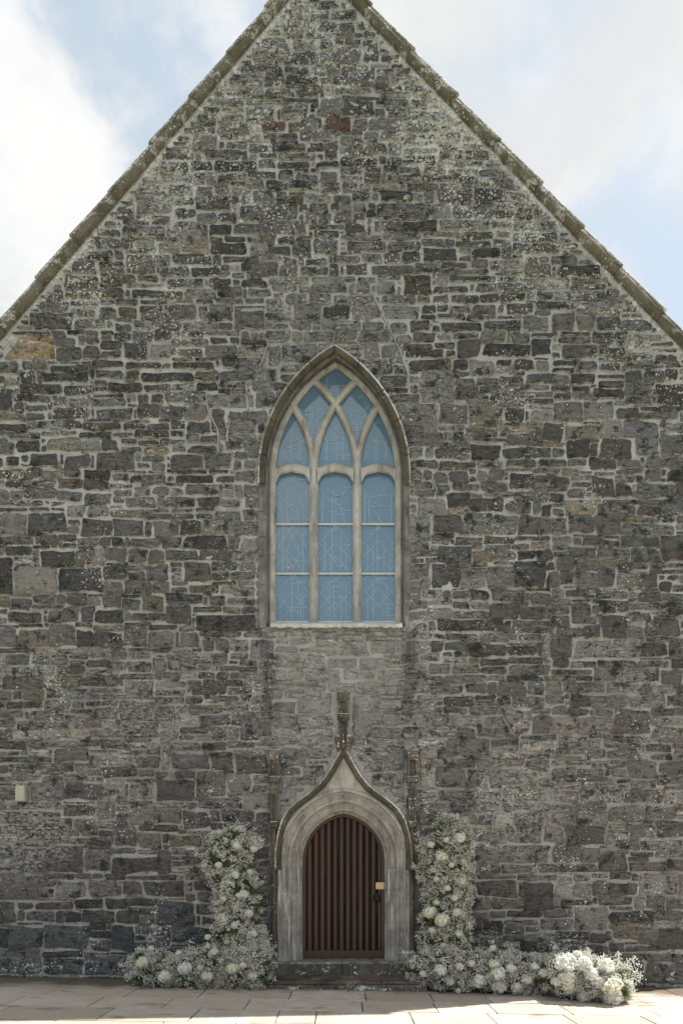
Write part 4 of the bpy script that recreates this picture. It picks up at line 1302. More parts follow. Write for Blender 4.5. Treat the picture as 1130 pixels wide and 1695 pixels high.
half_o = resample(OGEE, 26)
full_o = half_o + [(1137 - x, y) for x, y in reversed(half_o)]
half_a = resample(arch(DCX, DHALF, DSPR, DRISE, 1430, 40, mj=1, ma=30)[:32], 26)
full_a = half_a + [(1137 - x, y) for x, y in reversed(half_a)]
MB().loft([[P(x, y, -0.012) for x, y in full_a], [P((x + p) / 2, (y + q_) / 2, -0.015) for (x, y), (p, q_) in zip(full_a, full_o)], [P(x, y, -0.018) for x, y in full_o]]).build('ogee_field', M['doorstone'], doorcase)


def ribbon(pts, prof_, name, mat, parent, edge=None):
    """moulding along a pixel line; prof = [(px towards the outside, depth)]"""
    rows = []
    for i, (x, y) in enumerate(pts):
        a, b = pts[max(i - 1, 0)], pts[min(i + 1, len(pts) - 1)]
        tx, ty = b[0] - a[0], b[1] - a[1]
        l = math.hypot(tx, ty) or 1
        nx, ny = ty / l, -tx / l
        rows.append([P(x + nx * o, y + ny * o, dep) for o, dep in prof_])
    mb_ = MB().loft(rows)
    m_ = len(prof_)
    mb_.f.append(tuple(range(m_)))
    mb_.f.append(tuple(range(len(mb_.v) - m_, len(mb_.v)))[::-1])
    o = mb_.build(name, mat, parent)
    if edge:
        o.data.materials.append(edge)
        for i_, q_ in enumerate(o.data.polygons):
            if i_ < (len(pts) - 1) * (m_ - 1) and i_ % (m_ - 1) >= m_ - 3:
                q_.material_index = 1
    return o


hpf = [(8.5, 0.0), (8.0, -0.05), (5.5, -0.085), (2.5, -0.10), (-0.4, -0.098), (-2.4, -0.088), (-3, 0.02)]
lft = resample([(457.5, 1440)] + OGEE, 40)
for seq in (lft[0:14], lft[13:27], lft[26:40]):
    ribbon(seq, [(-o, dd) for o, dd in hpf], 'ogee_hood_stone', M['hood'], doorcase, M['hoodedge'])
    ribbon([(1137 - x, y) for x, y in seq], hpf, 'ogee_hood_stone', M['hood'], doorcase, M['hoodedge'])


def carved_pier(cx_, segs, name, label, parent, mat):
    """stack of carved blocks: (y0, y1, half width px, depth out, kind)"""
    mb_ = MB()
    for y0, y1, hw, dep, kind in segs:
        k = (D - dep) / D
        x0, x1 = P(cx_ - hw, 0)[0], P(cx_ + hw, 0)[0]
        z1, z0 = P(0, y0)[2], P(0, y1)[2]
        if kind == 'block':
            mb_.box(x0, x1, -dep, 0.03, z0, z1, 0.012)
        elif kind == 'panel':                       # sunk panel with raised edges
            e = (x1 - x0) * 0.22
            mb_.box(x0, x0 + e, -dep, 0.03, z0, z1, 0.008)
            mb_.box(x1 - e, x1, -dep, 0.03, z0, z1, 0.008)
            mb_.box(x0 + e, x1 - e, -dep * 0.45, 0.03, z0, z1)
            mb_.box(x0 + e * 0.9, x1 - e * 0.9, -dep * 0.92, 0.03, z1 - (z1 - z0) * 0.2, z1, 0.006)
        elif kind == 'gable':                       # little pediment
            xm = (x0 + x1) / 2
            v = [(x0, -dep, z0), (x1, -dep, z0), (xm, -dep, z1), (x0, 0.03, z0), (x1, 0.03, z0), (xm, 0.03, z1)]
            mb_.raw(v, [(0, 1, 2), (0, 2, 5, 3), (1, 4, 5, 2), (0, 3, 4, 1)])
        elif kind == 'shaft':
            xm = (x0 + x1) / 2
            rr_ = (x1 - x0) / 2
            mb_.tube([(xm, -dep * 0.5, z0), (xm, -dep * 0.5, z1)], rr_, 10)
        elif kind == 'octa':
            xm = (x0 + x1) / 2
            mb_.tube([(xm, -dep * 0.5, z0), (xm, -dep * 0.5, z1)], [(x1 - x0) / 2 * 0.8, (x1 - x0) / 2], 8)
        elif kind == 'knop':                        # leaf knops either side of the stem
            for sx in (-1, 1):
                xm = (x0 + x1) / 2 + sx * (x1 - x0) * 0.30
                zc = (z0 + z1) / 2
                r0 = (x1 - x0) * 0.21
                rows = []
                for i in range(7):
                    a = math.pi * i / 6
                    rows.append([(xm + r0 * math.sin(a) * math.cos(t) * (1 + 0.25 * math.cos(3 * t)), -dep * 0.55 + r0 * 0.9 * math.sin(a) * math.sin(t), zc + (z1 - z0) * 0.5 * math.cos(a)) for t in np.linspace(0, 2 * math.pi, 10)[:-1]])
                mb_.loft(rows, close=True)
    o = mb_.build(name, mat, parent)
    o['label'] = label
    return o


for cx_, dx in ((453.8, -1), (681.5, 1)):
    carved_pier(cx_, [(1237, 1243, 7.5, 0.07, 'gable'), (1242, 1253, 9.5, 0.12, 'block'), (1253, 1287, 8.5, 0.12, 'panel'), (1286, 1296, 9.8, 0.13, 'block'),
                      (1295, 1307, 8.0, 0.10, 'gable'), (1304, 1362, 5.6, 0.09, 'panel'), (1360, 1370, 6.2, 0.10, 'block'), (1369, 1592, 3.6, 0.075, 'shaft'), (1580, 1596, 6.5, 0.10, 'octa')],
                'pinnacle', 'weathered carved pinnacle on a slender shaft beside the door arch', doorcase, M['carved'])
carved_pier(567.8, [(1147, 1159, 10.0, 0.12, 'block'), (1158, 1184, 8.6, 0.11, 'panel'), (1183, 1192, 9.6, 0.12, 'block'), (1191, 1219, 7.6, 0.10, 'panel'),
                    (1217, 1234, 15.5, 0.13, 'knop'), (1226, 1246, 12.5, 0.11, 'knop'), (1215, 1240, 3.2, 0.13, 'shaft')],
            'finial', 'worn carved finial standing on the ogee point', doorcase, M['carved'])

# door leaf
door = empty('door', P(DCX, 1590, 0.40))
place(door, church)
door['label'] = 'dark red-brown ribbed timber door with ring handle'
mb = MB()
sweep(mb, [(2, 0.33), (-1, 0.325), (-4.6, 0.33), (-5.2, 0.345), (-5.2, 0.42)], DA)
mb.build('frame', M['oakframe'], door)
nP = 12
xa, xb = DCX - DHALF + 4.6, DCX + DHALF - 4.6
r_d = (DHALF ** 2 + DRISE ** 2) / (2 * DHALF)


def dtop(x):
    q_ = r_d - 4
    s = abs(x - DCX) + (r_d - DHALF)
    return DSPR - math.sqrt(max(q_ * q_ - s * s, 4))


pw = (xb - xa) / nP
for i in range(nP):
    p0 = xa + pw * i
    # sunk board, then a rounded cover rib over the joint
    pr_ = [(0.02, 0.395), (0.05, 0.375), (0.12, 0.358), (0.20, 0.350), (0.28, 0.358), (0.35, 0.375), (0.38, 0.392), (0.42, 0.386), (0.68, 0.384), (0.94, 0.386), (0.99, 0.395)]
    rows = []
    for t in (0.0, 0.5, 1.0):
        row = []
        for f_, dep in pr_:
            x = p0 + pw * f_
            yt = dtop(x)
            row.append(P(x, 1574 + (yt - 1574) * t, dep))
        rows.append(row)
    MB().loft(rows).build('plank', M['oak'], door)
a, b = P(xa - 1, 1590.5, 0.36), P(xb + 1, 1573, 0.36)
MB().box(a[0], b[0], 0.345, 0.42, a[2], b[2], 0.008).build('bottom_rail', M['oakframe'], door)
a, b = P(621.5, 1472, 0.33), P(637, 1460.5, 0.33)
MB().box(a[0], b[0], 0.30, 0.345, a[2], b[2], 0.006).build('plaque', M['plaque'], door)
hx, _, hz = P(623.5, 1488, 0.34)
mb = MB()
mb.box(hx - 0.03, hx + 0.03, 0.338, 0.36, hz - 0.03, hz + 0.10, 0.006)
ringp = [(hx + 0.062 * math.cos(t), 0.325, hz + 0.062 * math.sin(t)) for t in np.linspace(0, 2 * math.pi, 21)]
mb.tube(ringp, 0.010, 6)
mb.tube([(hx, 0.36, hz + 0.055), (hx, 0.315, hz + 0.055)], 0.02, 8)
mb.build('handle', M['iron'], door)

# steps
stp = empty('doorstep', (0, -0.4, 0))
place(stp, church)
rr = random.Random(9)


def rough_block(name, x0, x1, y0, y1, z0, z1, mat, parent, j=0.008, nx=14):
    """worn block: a swept, slightly wandering section"""
    rows = []
    for i in range(nx + 1):
        x = x0 + (x1 - x0) * i / nx
        w = lambda: rr.uniform(-j, j)
        rows.append([(x, y1, z0), (x, y0 + 0.012 + w() * .5, z0), (x, y0 + w() * 0.6, z0 + 0.02), (x, y0 + w() * 0.6, z1 - 0.025 + w() * 0.4), (x, y0 + 0.018, z1 - 0.006 + w() * 0.3),
                     (x, y0 + 0.06, z1 + w() * 0.3), (x, y1, z1 + w() * 0.2)])
    mb_ = MB().loft(rows)
    m_ = 7
    mb_.f.append(tuple(range(m_))[::-1])
    mb_.f.append(tuple(range(nx * m_, nx * m_ + m_)))
    return mb_.build(name, mat, parent)


xt0, xt1 = P(452, 0)[0], P(673, 0)[0]
rough_block('threshold', xt0, P(566, 0)[0] - 0.003, -0.10, 0.5, 0.10, 0.335, M['threshold'], stp, 0.012)
rough_block('threshold', P(566, 0)[0] + 0.003, xt1, -0.095, 0.5, 0.10, 0.338, M['threshold'], stp, 0.012)
xs = [-1.22, 0.62, 1.31]
for a, b in zip(xs[:-1], xs[1:]):
    rough_block('tread', a + 0.004, b - 0.004, -0.80, 0.04, 0.085, 0.135 + rr.uniform(-.004, .004), M['step'], stp, 0.008)
xs = [-1.20, -0.08, 0.48, 1.29]
for a, b in zip(xs[:-1], xs[1:]):
    rough_block('riser', a + 0.004, b - 0.004, -0.765, 0.02, -0.12, 0.082, M['threshold'], stp, 0.006)

# ------------------------------------------------------------------ lamp on the wall
lx0, _, lz0 = P(30.5, 1328)
lx1, _, lz1 = P(46.5, 1301)
lamp = empty('wall_lamp', ((lx0 + lx1) / 2, -0.02, lz0))
tag(lamp, 'small cream box lamp fixed to the rubble wall at the far left', 'wall lamp')
mb = MB()
rows = []
for y, e in ((-0.03, 0.0), (-0.095, 0.0), (-0.115, 0.008), (-0.122, 0.024)):
    c = 0.022
    pts = []
    for cx_, cz_, a0 in ((lx1 - c, lz0 + c, -90), (lx1 - c, lz1 - c, 0), (lx0 + c, lz1 - c, 90), (lx0 + c, lz0 + c, 180)):
        for k in range(4):
            t = R(a0 + 30 * k)
            px_, pz_ = cx_ + c * math.cos(t), cz_ + c * math.sin(t)
            mx, mz = (lx0 + lx1) / 2, (lz0 + lz1) / 2
            pts.append((px_ - e * (1 if px_ > mx else -1), y, pz_ - e * (1 if pz_ > mz else -1)))
    rows.append(pts)
mb.loft(rows, close=True)
mb.f.append(tuple(range(len(mb.v) - 16, len(mb.v))))
mb.build('cover', M['lampcover'], lamp)
mb = MB()
mb.box((lx0 + lx1) / 2 - 0.045, (lx0 + lx1) / 2 + 0.05, -0.085, 0.0, lz0 - 0.03, lz0 + 0.012, 0.006)
mb.tube([((lx0 + lx1) / 2 + 0.02, -0.05, lz0 - 0.02), ((lx0 + lx1) / 2 + 0.015, -0.05, lz0 - 0.075)], [0.032, 0.022], 8)
mb.build('cable_gland', M['lampdark'], lamp)
MB().box(lx0 + 0.012, lx1 - 0.012, -0.045, 0.0, lz0 + 0.01, lz1 - 0.01).build('back_plate', M['lampdark'], lamp)

# ------------------------------------------------------------------ ground
g = mesh('ground', [(-600, -600, -0.30), (600, -600, -0.30), (600, 600, -0.30), (-600, 600, -0.30)], [(0, 1, 2, 3)], M['lawn'])
g['kind'] = 'structure'
NX = 24
v = []
for i in range(NX + 1):
    x = -12 + i
    v += [(x, -34, gz(x) - 0.035), (x, 0.05, gz(x) - 0.035)]
for i in (0, NX):
    x = -12 + i
    v += [(x, -34, -0.4), (x, 0.05, -0.4)]
f = [(2 * i, 2 * i + 2, 2 * i + 3, 2 * i + 1) for i in range(NX)]
bed = mesh('paving', v, f, M['bed'])
bed['kind'] = 'structure'
# far paving, beyond the slabs that are laid one by one
YF = -5.35
v = []
for x in (-12, 12):
    v += [(x, -33.9, gz(x)), (x, YF, gz(x))]
far = mesh('far_slabs', v, [(0, 2, 3, 1)], M['pavebed'])
far['kind'] = 'stuff'
far.parent = bed
for xa_, xb_ in ((-12, -7.6), (7.6, 12)):
    fs = mesh('far_slabs', [(xa_, YF + 0.005, gz(xa_)), (xb_, YF + 0.005, gz(xb_)), (xb_, 0.05, gz(xb_)), (xa_, 0.05, gz(xa_))], [(0, 1, 2, 3)], M['pavebed'])
    fs['kind'] = 'stuff'
    fs.parent = bed
rr = random.Random(17)
rows_f = [0.0, 0.88, 1.58, 2.28, 3.04, 3.80, 4.56, 5.34]
seeds = {0: [-5.9, -4.3, -2.9, -1.4, 0.1, 1.5, 2.9, 4.1, 5.2], 1: [-5.3, -4.25, -3.1, -2.05, -0.75, 0.35, 1.32, 2.15, 3.3, 4.4],
         2: [-5.6, -4.45, -3.35, -2.36, -1.28, 0.28, 1.28, 2.05, 3.05, 4.2, 5.2], 3: [-5.2, -4.3, -2.95, -1.85, -0.8, -0.32, 0.88, 1.9, 2.9, 3.9]}
for ri in range(len(rows_f) - 1):
    f0, f1 = rows_f[ri], rows_f[ri + 1]
    cutsx = [-7.6] + seeds.get(ri, []) + [7.6]
    if ri not in seeds:
        cutsx = [-7.6]
        while cutsx[-1] < 6.6:
            cutsx.append(cutsx[-1] + rr.uniform(0.85, 1.35))
        cutsx.append(7.6)
    else:
        while cutsx[1] - cutsx[0] > 1.7:
            cutsx.insert(1, cutsx[1] - rr.uniform(0.9, 1.2))
        while cutsx[-1] - cutsx[-2] > 1.7:
            cutsx.insert(-1, cutsx[-2] + rr.uniform(0.9, 1.2))
    for a, b in zip(cutsx[:-1], cutsx[1:]):
        gp = 0.007
        h = rr.uniform(-0.004, 0.004)
        tl = rr.uniform(-0.003, 0.003)
        x0, x1, y0, y1 = a + gp, b - gp, -f1 + 0.017, -f0 - 0.017
        c = 0.007

        def zt(x, y):
            return gz(x) + h + tl * (y + f0) / 0.7
        ring0 = [(x0, y0), (x1, y0), (x1, y1), (x0, y1)]
        ring0 = [(x + rr.uniform(-.004, .004), y + rr.uniform(-.004, .004)) for x, y in ring0]
        pts = []
        for i in range(4):
            p, q_ = ring0[i], ring0[(i + 1) % 4]
            for t in (0.0, 0.33, 0.67):
                o = rr.uniform(-0.004, 0.004) if t else 0
                pts.append((p[0] + (q_[0] - p[0]) * t + o * (1 if i % 2 else 0), p[1] + (q_[1] - p[1]) * t + o * (0 if i % 2 else 1)))
        cxm, cym = (x0 + x1) / 2, (y0 + y1) / 2
        V = [(x, y, gz(x) - 0.034) for x, y in pts] + [(x, y, zt(x, y) - c) for x, y in pts]
        V += [(x + (c if x < cxm else -c), y + (c if y < cym else -c), zt(x, y)) for x, y in pts]
        n_ = len(pts)
        F = [(k * n_ + i, k * n_ + (i + 1) % n_, (k + 1) * n_ + (i + 1) % n_, (k + 1) * n_ + i) for k in range(2) for i in range(n_)]
        F.append(tuple(range(2 * n_, 3 * n_)))
        o = mesh('slab', V, F, M['slab'], None, loc=(cxm, cym, gz(cxm)))
        o.parent = bed

# ------------------------------------------------------------------ flowers
def bloom_mesh(name, mat, seed, n_=130):
    rr_ = np.random.default_rng(seed)
    V, F = [], []
    for i in range(n_):
        z = 1 - 1.75 * (i + 0.5) / n_
        t = i * 2.39996
        rxy = math.sqrt(max(0, 1 - z * z))
        nrm = Vector((rxy * math.cos(t), rxy * math.sin(t), z))
        nrm = (nrm + Vector(rr_.normal(0, 0.36, 3))).normalized()
        a = nrm.cross(Vector(rr_.normal(0, 1, 3))).normalized()
        b = nrm.cross(a)
        c = nrm * rr_.uniform(0.70, 1.04)
        s = rr_.uniform(0.17, 0.27)
        k = len(V)
        # cupped five-point petal cluster: centre + rim
        V.append(tuple(c - nrm * 0.10))
        for q_ in range(6):
            an = q_ * math.pi / 3
            rad = s * (1.0 if q_ % 2 else 0.82)
            V.append(tuple(c + a * (rad * math.cos(an)) + b * (rad * math.sin(an)) + nrm * (0.04 if q_ % 2 else -0.03)))
        for q_ in range(6):
            F.append((k, k + 1 + q_, k + 1 + (q_ + 1) % 6))
    # dark-green-white heart so no gaps show
    k = len(V)
    for i in range(6):
        t = math.pi * i / 5
        for j in range(8):
            u = 2 * math.pi * j / 8
            V.append((0.76 * math.sin(t) * math.cos(u), 0.76 * math.sin(t) * math.sin(u), 0.76 * math.cos(t)))
    for i in range(5):
        for j in range(8):
            F.append((k + i * 8 + j, k + i * 8 + (j + 1) % 8, k + (i + 1) * 8 + (j + 1) % 8, k + (i + 1) * 8 + j))
    me = bpy.data.meshes.new(name)
    me.from_pydata(V, [], F)
    me.materials.append(mat)
    return me


BLOOMS = [bloom_mesh('bloom_white', M['petal'], 1), bloom_mesh('bloom_cream', M['petalcream'], 2), bloom_mesh('bloom_white_loose', M['petal'], 3, 100)]


def quads(centres, size, rng, cross=2):
    """crossed little squares, randomly turned -> vertex and face arrays"""
    n_ = len(centres)
    Vs = []
    for c in range(cross):
        a = rng.normal(0, 1, (n_, 3)); a /= np.linalg.norm(a, axis=1, keepdims=True)
        b = np.cross(a, rng.normal(0, 1, (n_, 3))); b /= np.linalg.norm(b, axis=1, keepdims=True)
        s = size[:, None] * 0.5
        Vs.append(np.stack([centres + a * s, centres + b * s, centres - a * s, centres - b * s], 1))
    V = np.stack(Vs, 1).reshape(-1, 3)
    F = np.arange(len(V)).reshape(-1, 4)
    return V, F


def blades(p0, p1, w, rng):
    d_ = p1 - p0
    s = np.cross(d_, rng.normal(0, 1, d_.shape)); s /= np.linalg.norm(s, axis=1, keepdims=True) + 1e-9
    m = (p0 + p1) / 2
    V = np.stack([p0, m + s * w[:, None], p1, m - s * w[:, None]], 1).reshape(-1, 3)
    return V, np.arange(len(V)).reshape(-1, 4)


def arrangement(name, label, blobs, blooms, seed, density=95.0, green=1.0, pink=0.35, trays=(), sprays=()):
    """blobs: px, py, rx px, rz px, forward m, depth radius m; blooms: px, py, r px, kind"""
    rng = np.random.default_rng(seed)
    B = []
    for px_, py_, rx, rz, fw, ry in blobs:
        c = np.array(P(px_, py_, -fw))
        k = (D - fw) / D / 100.0
        B.append((c, np.array([rx * k, ry, rz * k])))
    cen = np.mean([b[0] for b in B], 0)
    root = empty(name, (cen[0], cen[1], gz(cen[0])))
    tag(root, label, 'flowers', 'baby\'s breath arrangements by the church door')
    fl, fl2, st0, st1, lf0, lf1 = [], [], [], [], [], []
    for c, r in B:
        area = 4 * math.pi * ((r[0] * r[1]) ** 1.6 / 3 + (r[0] * r[2]) ** 1.6 / 3 + (r[1] * r[2]) ** 1.6 / 3) ** (1 / 1.6)
        ns = int(area * density * 1.5)
        dv = rng.normal(0, 1, (ns, 3))
        dv /= np.linalg.norm(dv, axis=1, keepdims=True)
        dv[:, 1] = -np.abs(dv[:, 1]) * np.where(rng.random(ns) < 0.8, 1, -1)
        for d_ in dv:
            rad = rng.uniform(0.74, 1.10)
            q_ = c + d_ * r * rad
            if q_[1] > -0.05 or q_[2] < gz(q_[0]) + 0.03:
                continue
            typ = 0.45 * rng.random() + 0.28 * (1 + math.sin(q_[0] * 11 + 2.0 * math.sin(q_[2] * 9 + seed)) * math.cos(q_[2] * 13 + q_[0] * 5 + seed))
            nf = rng.integers(18, 42)
            o = rng.normal(0, 1, (nf, 3))
            o /= np.linalg.norm(o, axis=1, keepdims=True)
            o = o + d_ * 0.75
            sr = rng.uniform(0.035, 0.075)
            pts = q_ + o * sr * rng.uniform(0.55, 1.1, (nf, 1))
            pts[:, 2] = np.maximum(pts[:, 2], gz(q_[0]) + 0.012)
            if typ < 0.17 + 0.12 * green:
                # a tuft of fine foliage instead of flowers
                lf0.append(np.repeat((q_ - d_ * 0.05)[None], nf, 0) + rng.normal(0, 0.018, (nf, 3)))
                lf1.append(pts + d_ * 0.02)
                continue
            (fl2 if rng.random() < pink else fl).append(pts)
            k = max(3, nf // 3)
            st0.append(np.repeat((q_ - d_ * 0.07)[None], k, 0))
            st1.append(pts[:k])
            kk = nf // 2
            lf0.append(np.repeat((q_ - d_ * 0.06)[None], kk, 0) + rng.normal(0, 0.02, (kk, 3)))
            lf1.append(q_ + rng.normal(0, 0.035, (kk, 3)))
    # loose sprays that break the outline
    for px_, py_, fw, vx, vz, nsp in sprays:
        for _ in range(nsp):
            b = np.array(P(px_ + rng.normal(0, 7), py_ + rng.normal(0, 5), -fw)) + np.array([0, rng.normal(0, 0.06), 0])
            t = b + np.array([vx + rng.normal(0, 0.05), rng.normal(0, 0.06), vz + rng.normal(0, 0.04)])
            m_ = rng.integers(12, 24)
            fl.append(t + rng.normal(0, 0.026, (m_, 3)))
            st0.append(np.repeat(b[None], 4, 0)); st1.append(t + rng.normal(0, 0.02, (4, 3)))
    for nm, arr, mat in (('babys_breath', fl, M['floret']), ('dusty_filler', fl2, M['floretpink'])):
        pts = np.concatenate(arr)
        V, F = quads(pts, rng.uniform(0.014, 0.027, len(pts)), rng)
        np_mesh(nm, V, F, mat, root, 'stuff')
    a, b = np.concatenate(st0), np.concatenate(st1)
    V, F = blades(a, b, np.full(len(a), 0.0016), rng)
    np_mesh('stems', V, F, M['sprig'], root, 'stuff')
    a, b = np.concatenate(lf0), np.concatenate(lf1)
    V, F = blades(a, b, rng.uniform(0.003, 0.006, len(a)), rng)
    np_mesh('foliage', V, F, M['leaf'], root, 'stuff')
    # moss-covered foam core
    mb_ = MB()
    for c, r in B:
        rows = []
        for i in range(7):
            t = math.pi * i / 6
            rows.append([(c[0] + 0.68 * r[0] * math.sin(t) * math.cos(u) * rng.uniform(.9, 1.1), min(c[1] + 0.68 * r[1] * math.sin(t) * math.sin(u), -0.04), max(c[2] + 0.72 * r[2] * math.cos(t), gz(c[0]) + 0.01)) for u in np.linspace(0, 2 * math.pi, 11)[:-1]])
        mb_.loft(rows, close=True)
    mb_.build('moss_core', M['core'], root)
    for (x0, x1, fa, fb) in trays:
        mb_ = MB()
        za = gz((x0 + x1) / 2) + 0.004
        rows = [[(x0 + e, -fb + e, z), (x1 - e, -fb + e, z), (x1 - e, -fa - e, z), (x0 + e, -fa - e, z)] for e, z in ((0.03, za), (0.0, za + 0.07), (0.01, za + 0.075), (0.03, za + 0.06))]
        mb_.loft(rows, close=True)
        mb_.f.append(tuple(range(12, 16)))
        mb_.build('tray', M['tray'], root)
    for i, (px_, py_, rp, kind) in enumerate(blooms):
        best = None
        for c, r in B:
            for _ in range(1):
                w = np.array(P(px_, py_, c[1]))
                e = ((w[0] - c[0]) / r[0]) ** 2 + ((w[2] - c[2]) / r[2]) ** 2
                y = c[1] - r[1] * math.sqrt(max(0.0, 1 - e)) if e < 1 else c[1]
                if best is None or y < best:
                    best = y
        dep = best - 0.06
        x, y, z = P(px_, py_, dep)
        rad = rp / 100 * (D + dep) / D * 1.06
        z = max(z, gz(x) + rad * 0.75)
        me = BLOOMS[{'w': 0, 'c': 1, 'l': 2}[kind]]
        o = bpy.data.objects.new('bloom', me)
        link(o)
        o.location = (x, y, z)
        o.scale = (rad * rng.uniform(0.95, 1.1), rad * 0.9, rad * rng.uniform(0.9, 1.02))
        o.rotation_euler = (R(60 + rng.uniform(-25, 25)), R(rng.uniform(-25, 25)), R(rng.uniform(-40, 40)))
        o.rotation_mode = 'XYZ'
        place(o, root)
    return root


arrangement('flower_tower', 'slimmer pillar of baby\'s breath and white blooms climbing the wall left of the door', 
            [(386, 1396, 34, 24, .30, .22), (378, 1428, 36, 26, .30, .25), (390, 1462, 36, 28, .32, .27), (392, 1500, 36, 28, .34, .28), (396, 1538, 38, 28, .36, .30), (402, 1574, 42, 30, .40, .32)],
            [(413, 1443, 5.2, 'c'), (395, 1482, 5, 'c'), (371, 1521, 9.5, 'l'), (376, 1560, 4.5, 'c'), (404, 1480, 8, 'l'), (392, 1400, 7, 'l'), (420, 1405, 6, 'l'), (362, 1432, 6, 'c'), (390, 1448, 7, 'l'), (412, 1512, 7, 'l'), (388, 1532, 6, 'c'), (420, 1545, 6, 'l'), (370, 1488, 5, 'c')], 31, 100, 1.35, 0.25,
            sprays=[(372, 1385, .33, -0.06, 0.10, 8), (395, 1380, .33, 0.02, 0.10, 8), (420, 1400, .33, 0.13, 0.06, 9), (352, 1420, .33, -0.10, 0.05, 8), (355, 1440, .33, -0.08, 0.0, 6)])
arrangement('ground_garland', 'low bank of baby\'s breath and pale blooms on the paving left of the step',
            [(238, 1601, 24, 25, .60, .22), (272, 1606, 32, 26, .60, .26), (312, 1604, 34, 28, .62, .26), (352, 1602, 36, 30, .64, .28), (394, 1602, 38, 32, .66, .28), (424, 1600, 28, 36, .66, .26)],
            [(250, 1570, 5.2, 'c'), (296, 1578, 5.5, 'c'), (344, 1551, 5.2, 'c'), (344, 1566, 4.6, 'c'), (354, 1576, 7, 'c'), (236, 1593, 10.5, 'c'), (306, 1603, 11, 'l'), (273, 1616, 11, 'w'), (385, 1603, 10, 'c'),
             (343, 1616, 10, 'c'), (418, 1616, 8.5, 'c'), (360, 1631, 12, 'l'), (332, 1602, 5, 'w'), (402, 1598, 6, 'l')], 32, 105, 0.75, 0.42, trays=((-2.95, -2.3, 0.42, 0.74), (-2.05, -1.4, 0.42, 0.74)),
            sprays=[(250, 1590, .6, 0.0, 0.12, 5), (296, 1592, .6, 0.0, 0.06, 4), (344, 1580, .6, 0.0, 0.12, 5), (225, 1600, .6, -0.12, 0.0, 6), (440, 1580, .6, 0.08, 0.10, 8), (320, 1580, .6, 0, .08, 6)])
arrangement('flower_tower', 'taller fuller pillar of baby\'s breath and white blooms right of the door',
            [(746, 1376, 28, 22, .30, .22), (738, 1402, 38, 28, .30, .26), (735, 1440, 38, 30, .32, .28), (738, 1480, 38, 30, .34, .28), (736, 1520, 38, 30, .36, .30), (734, 1558, 40, 28, .38, .30)],
            [(761, 1386, 10, 'w'), (730, 1418, 10.5, 'c'), (747, 1432, 4.6, 'c'), (722, 1455, 5, 'c'), (762, 1460, 9, 'c'), (722, 1494, 4.6, 'c'), (711, 1510, 10.5, 'c'), (731, 1523, 12, 'c'), (755, 1510, 7.5, 'c'), (733, 1565, 5, 'c'), (713, 1398, 6, 'l'), (752, 1486, 6, 'l'), (715, 1540, 6, 'l'), (758, 1545, 7, 'l'), (740, 1470, 5, 'w'), (738, 1390, 5, 'c'), (765, 1425, 5, 'l')],
            33, 110, 1.1, 0.62, sprays=[(755, 1362, .33, 0.04, 0.06, 8), (742, 1362, .33, -0.02, 0.07, 6), (772, 1392, .33, 0.10, 0.02, 7), (706, 1398, .33, -0.10, 0.03, 8), (774, 1440, .33, 0.06, 0, 6), (702, 1440, .33, -0.06, 0, 6)])
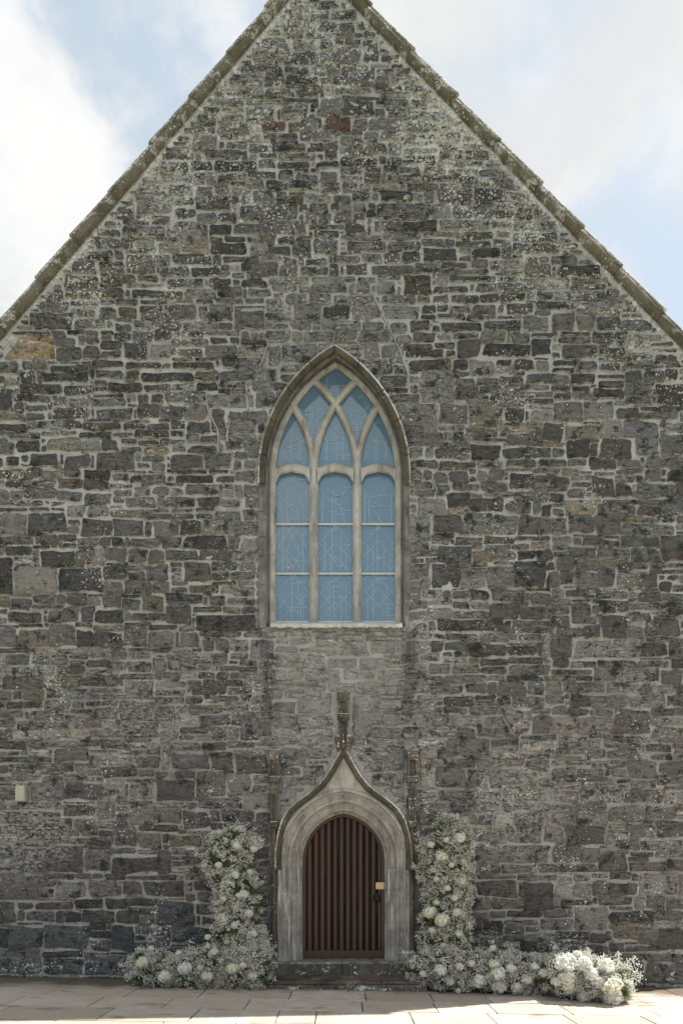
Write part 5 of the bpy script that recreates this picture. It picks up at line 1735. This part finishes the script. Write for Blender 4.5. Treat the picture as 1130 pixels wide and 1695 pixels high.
arrangement('ground_garland', 'long shaded bank of baby\'s breath and white blooms on the paving right of the step',
            [(700, 1604, 26, 28, .60, .24), (736, 1600, 38, 34, .62, .28), (776, 1606, 36, 32, .66, .28), (816, 1608, 36, 30, .72, .28), (856, 1612, 34, 30, .76, .28), (893, 1616, 28, 28, .84, .26)],
            [(729, 1606, 10, 'w'), (815, 1569, 5.4, 'c'), (817, 1596, 8, 'c'), (792, 1623, 13, 'w'), (824, 1611, 13, 'w'), (826, 1631, 14, 'w'), (871, 1621, 9, 'w'), (855, 1634, 10, 'l'), (869, 1646, 9, 'l'), (899, 1611, 8, 'w'), (758, 1640, 5, 'l'), (885, 1600, 7, 'l'), (760, 1600, 7, 'l'), (700, 1612, 6, 'w'), (780, 1595, 6, 'c'), (845, 1603, 8, 'l'), (745, 1625, 7, 'w')],
            34, 110, 0.95, 0.45, trays=((2.05, 2.95, 0.52, 0.86),), sprays=[(815, 1585, .7, 0.0, 0.12, 4), (840, 1588, .7, 0.03, 0.10, 10), (690, 1590, .6, -0.08, 0.04, 8), (880, 1590, .8, 0.02, 0.08, 5)])
arrangement('ground_garland', 'sunlit end cluster of large white blooms on the paving farthest right',
            [(934, 1614, 32, 32, 1.10, .30), (972, 1616, 36, 34, 1.20, .32), (1008, 1626, 30, 32, 1.28, .30)],
            [(937, 1595, 18, 'w'), (939, 1617, 14, 'w'), (941, 1632, 13, 'c'), (966, 1596, 14, 'w'), (978, 1612, 12, 'w'), (1002, 1600, 14, 'w'), (1011, 1631, 17, 'c'), (966, 1650, 13, 'w'), (1014, 1649, 16, 'w'), (1029, 1650, 11, 'w'), (955, 1580, 8, 'l'), (920, 1625, 9, 'l'), (990, 1625, 11, 'l')],
            35, 115, 0.55, 0.35, trays=((3.2, 3.68, 1.0, 1.3), (3.74, 4.1, 1.05, 1.36)), sprays=[(1020, 1600, 1.15, 0.12, 0.04, 9), (1030, 1620, 1.15, 0.14, 0.0, 9), (930, 1590, 1.0, -0.04, 0.10, 5), (970, 1588, 1.05, 0.0, 0.09, 5)])

# moss and grit caught along the foot of the wall
rng = np.random.default_rng(77)
mx_ = rng.uniform(-5.7, 5.7, 5200)
keep_ = (np.abs(mx_ - 0.04) > 1.28) & (np.sin(mx_ * 3.1) + np.sin(mx_ * 7.7 + 1) * 0.7 + rng.normal(0, 0.6, len(mx_)) > 0.2)
mx_ = mx_[keep_]
b0 = np.stack([mx_, -0.015 - np.abs(rng.normal(0, 0.05, len(mx_))), gz(mx_) + 0.002], 1)
V, F = blades(b0, b0 + rng.normal(0, 0.012, b0.shape) + np.stack([np.zeros(len(mx_)), -0.01 * np.ones(len(mx_)), rng.uniform(0.006, 0.035, len(mx_))], 1), rng.uniform(0.004, 0.010, len(mx_)), rng)
moss = np_mesh('moss', V, F, M['core'], None, 'stuff')
tag(moss, 'thin dark moss caught along the foot of the church wall', 'moss')
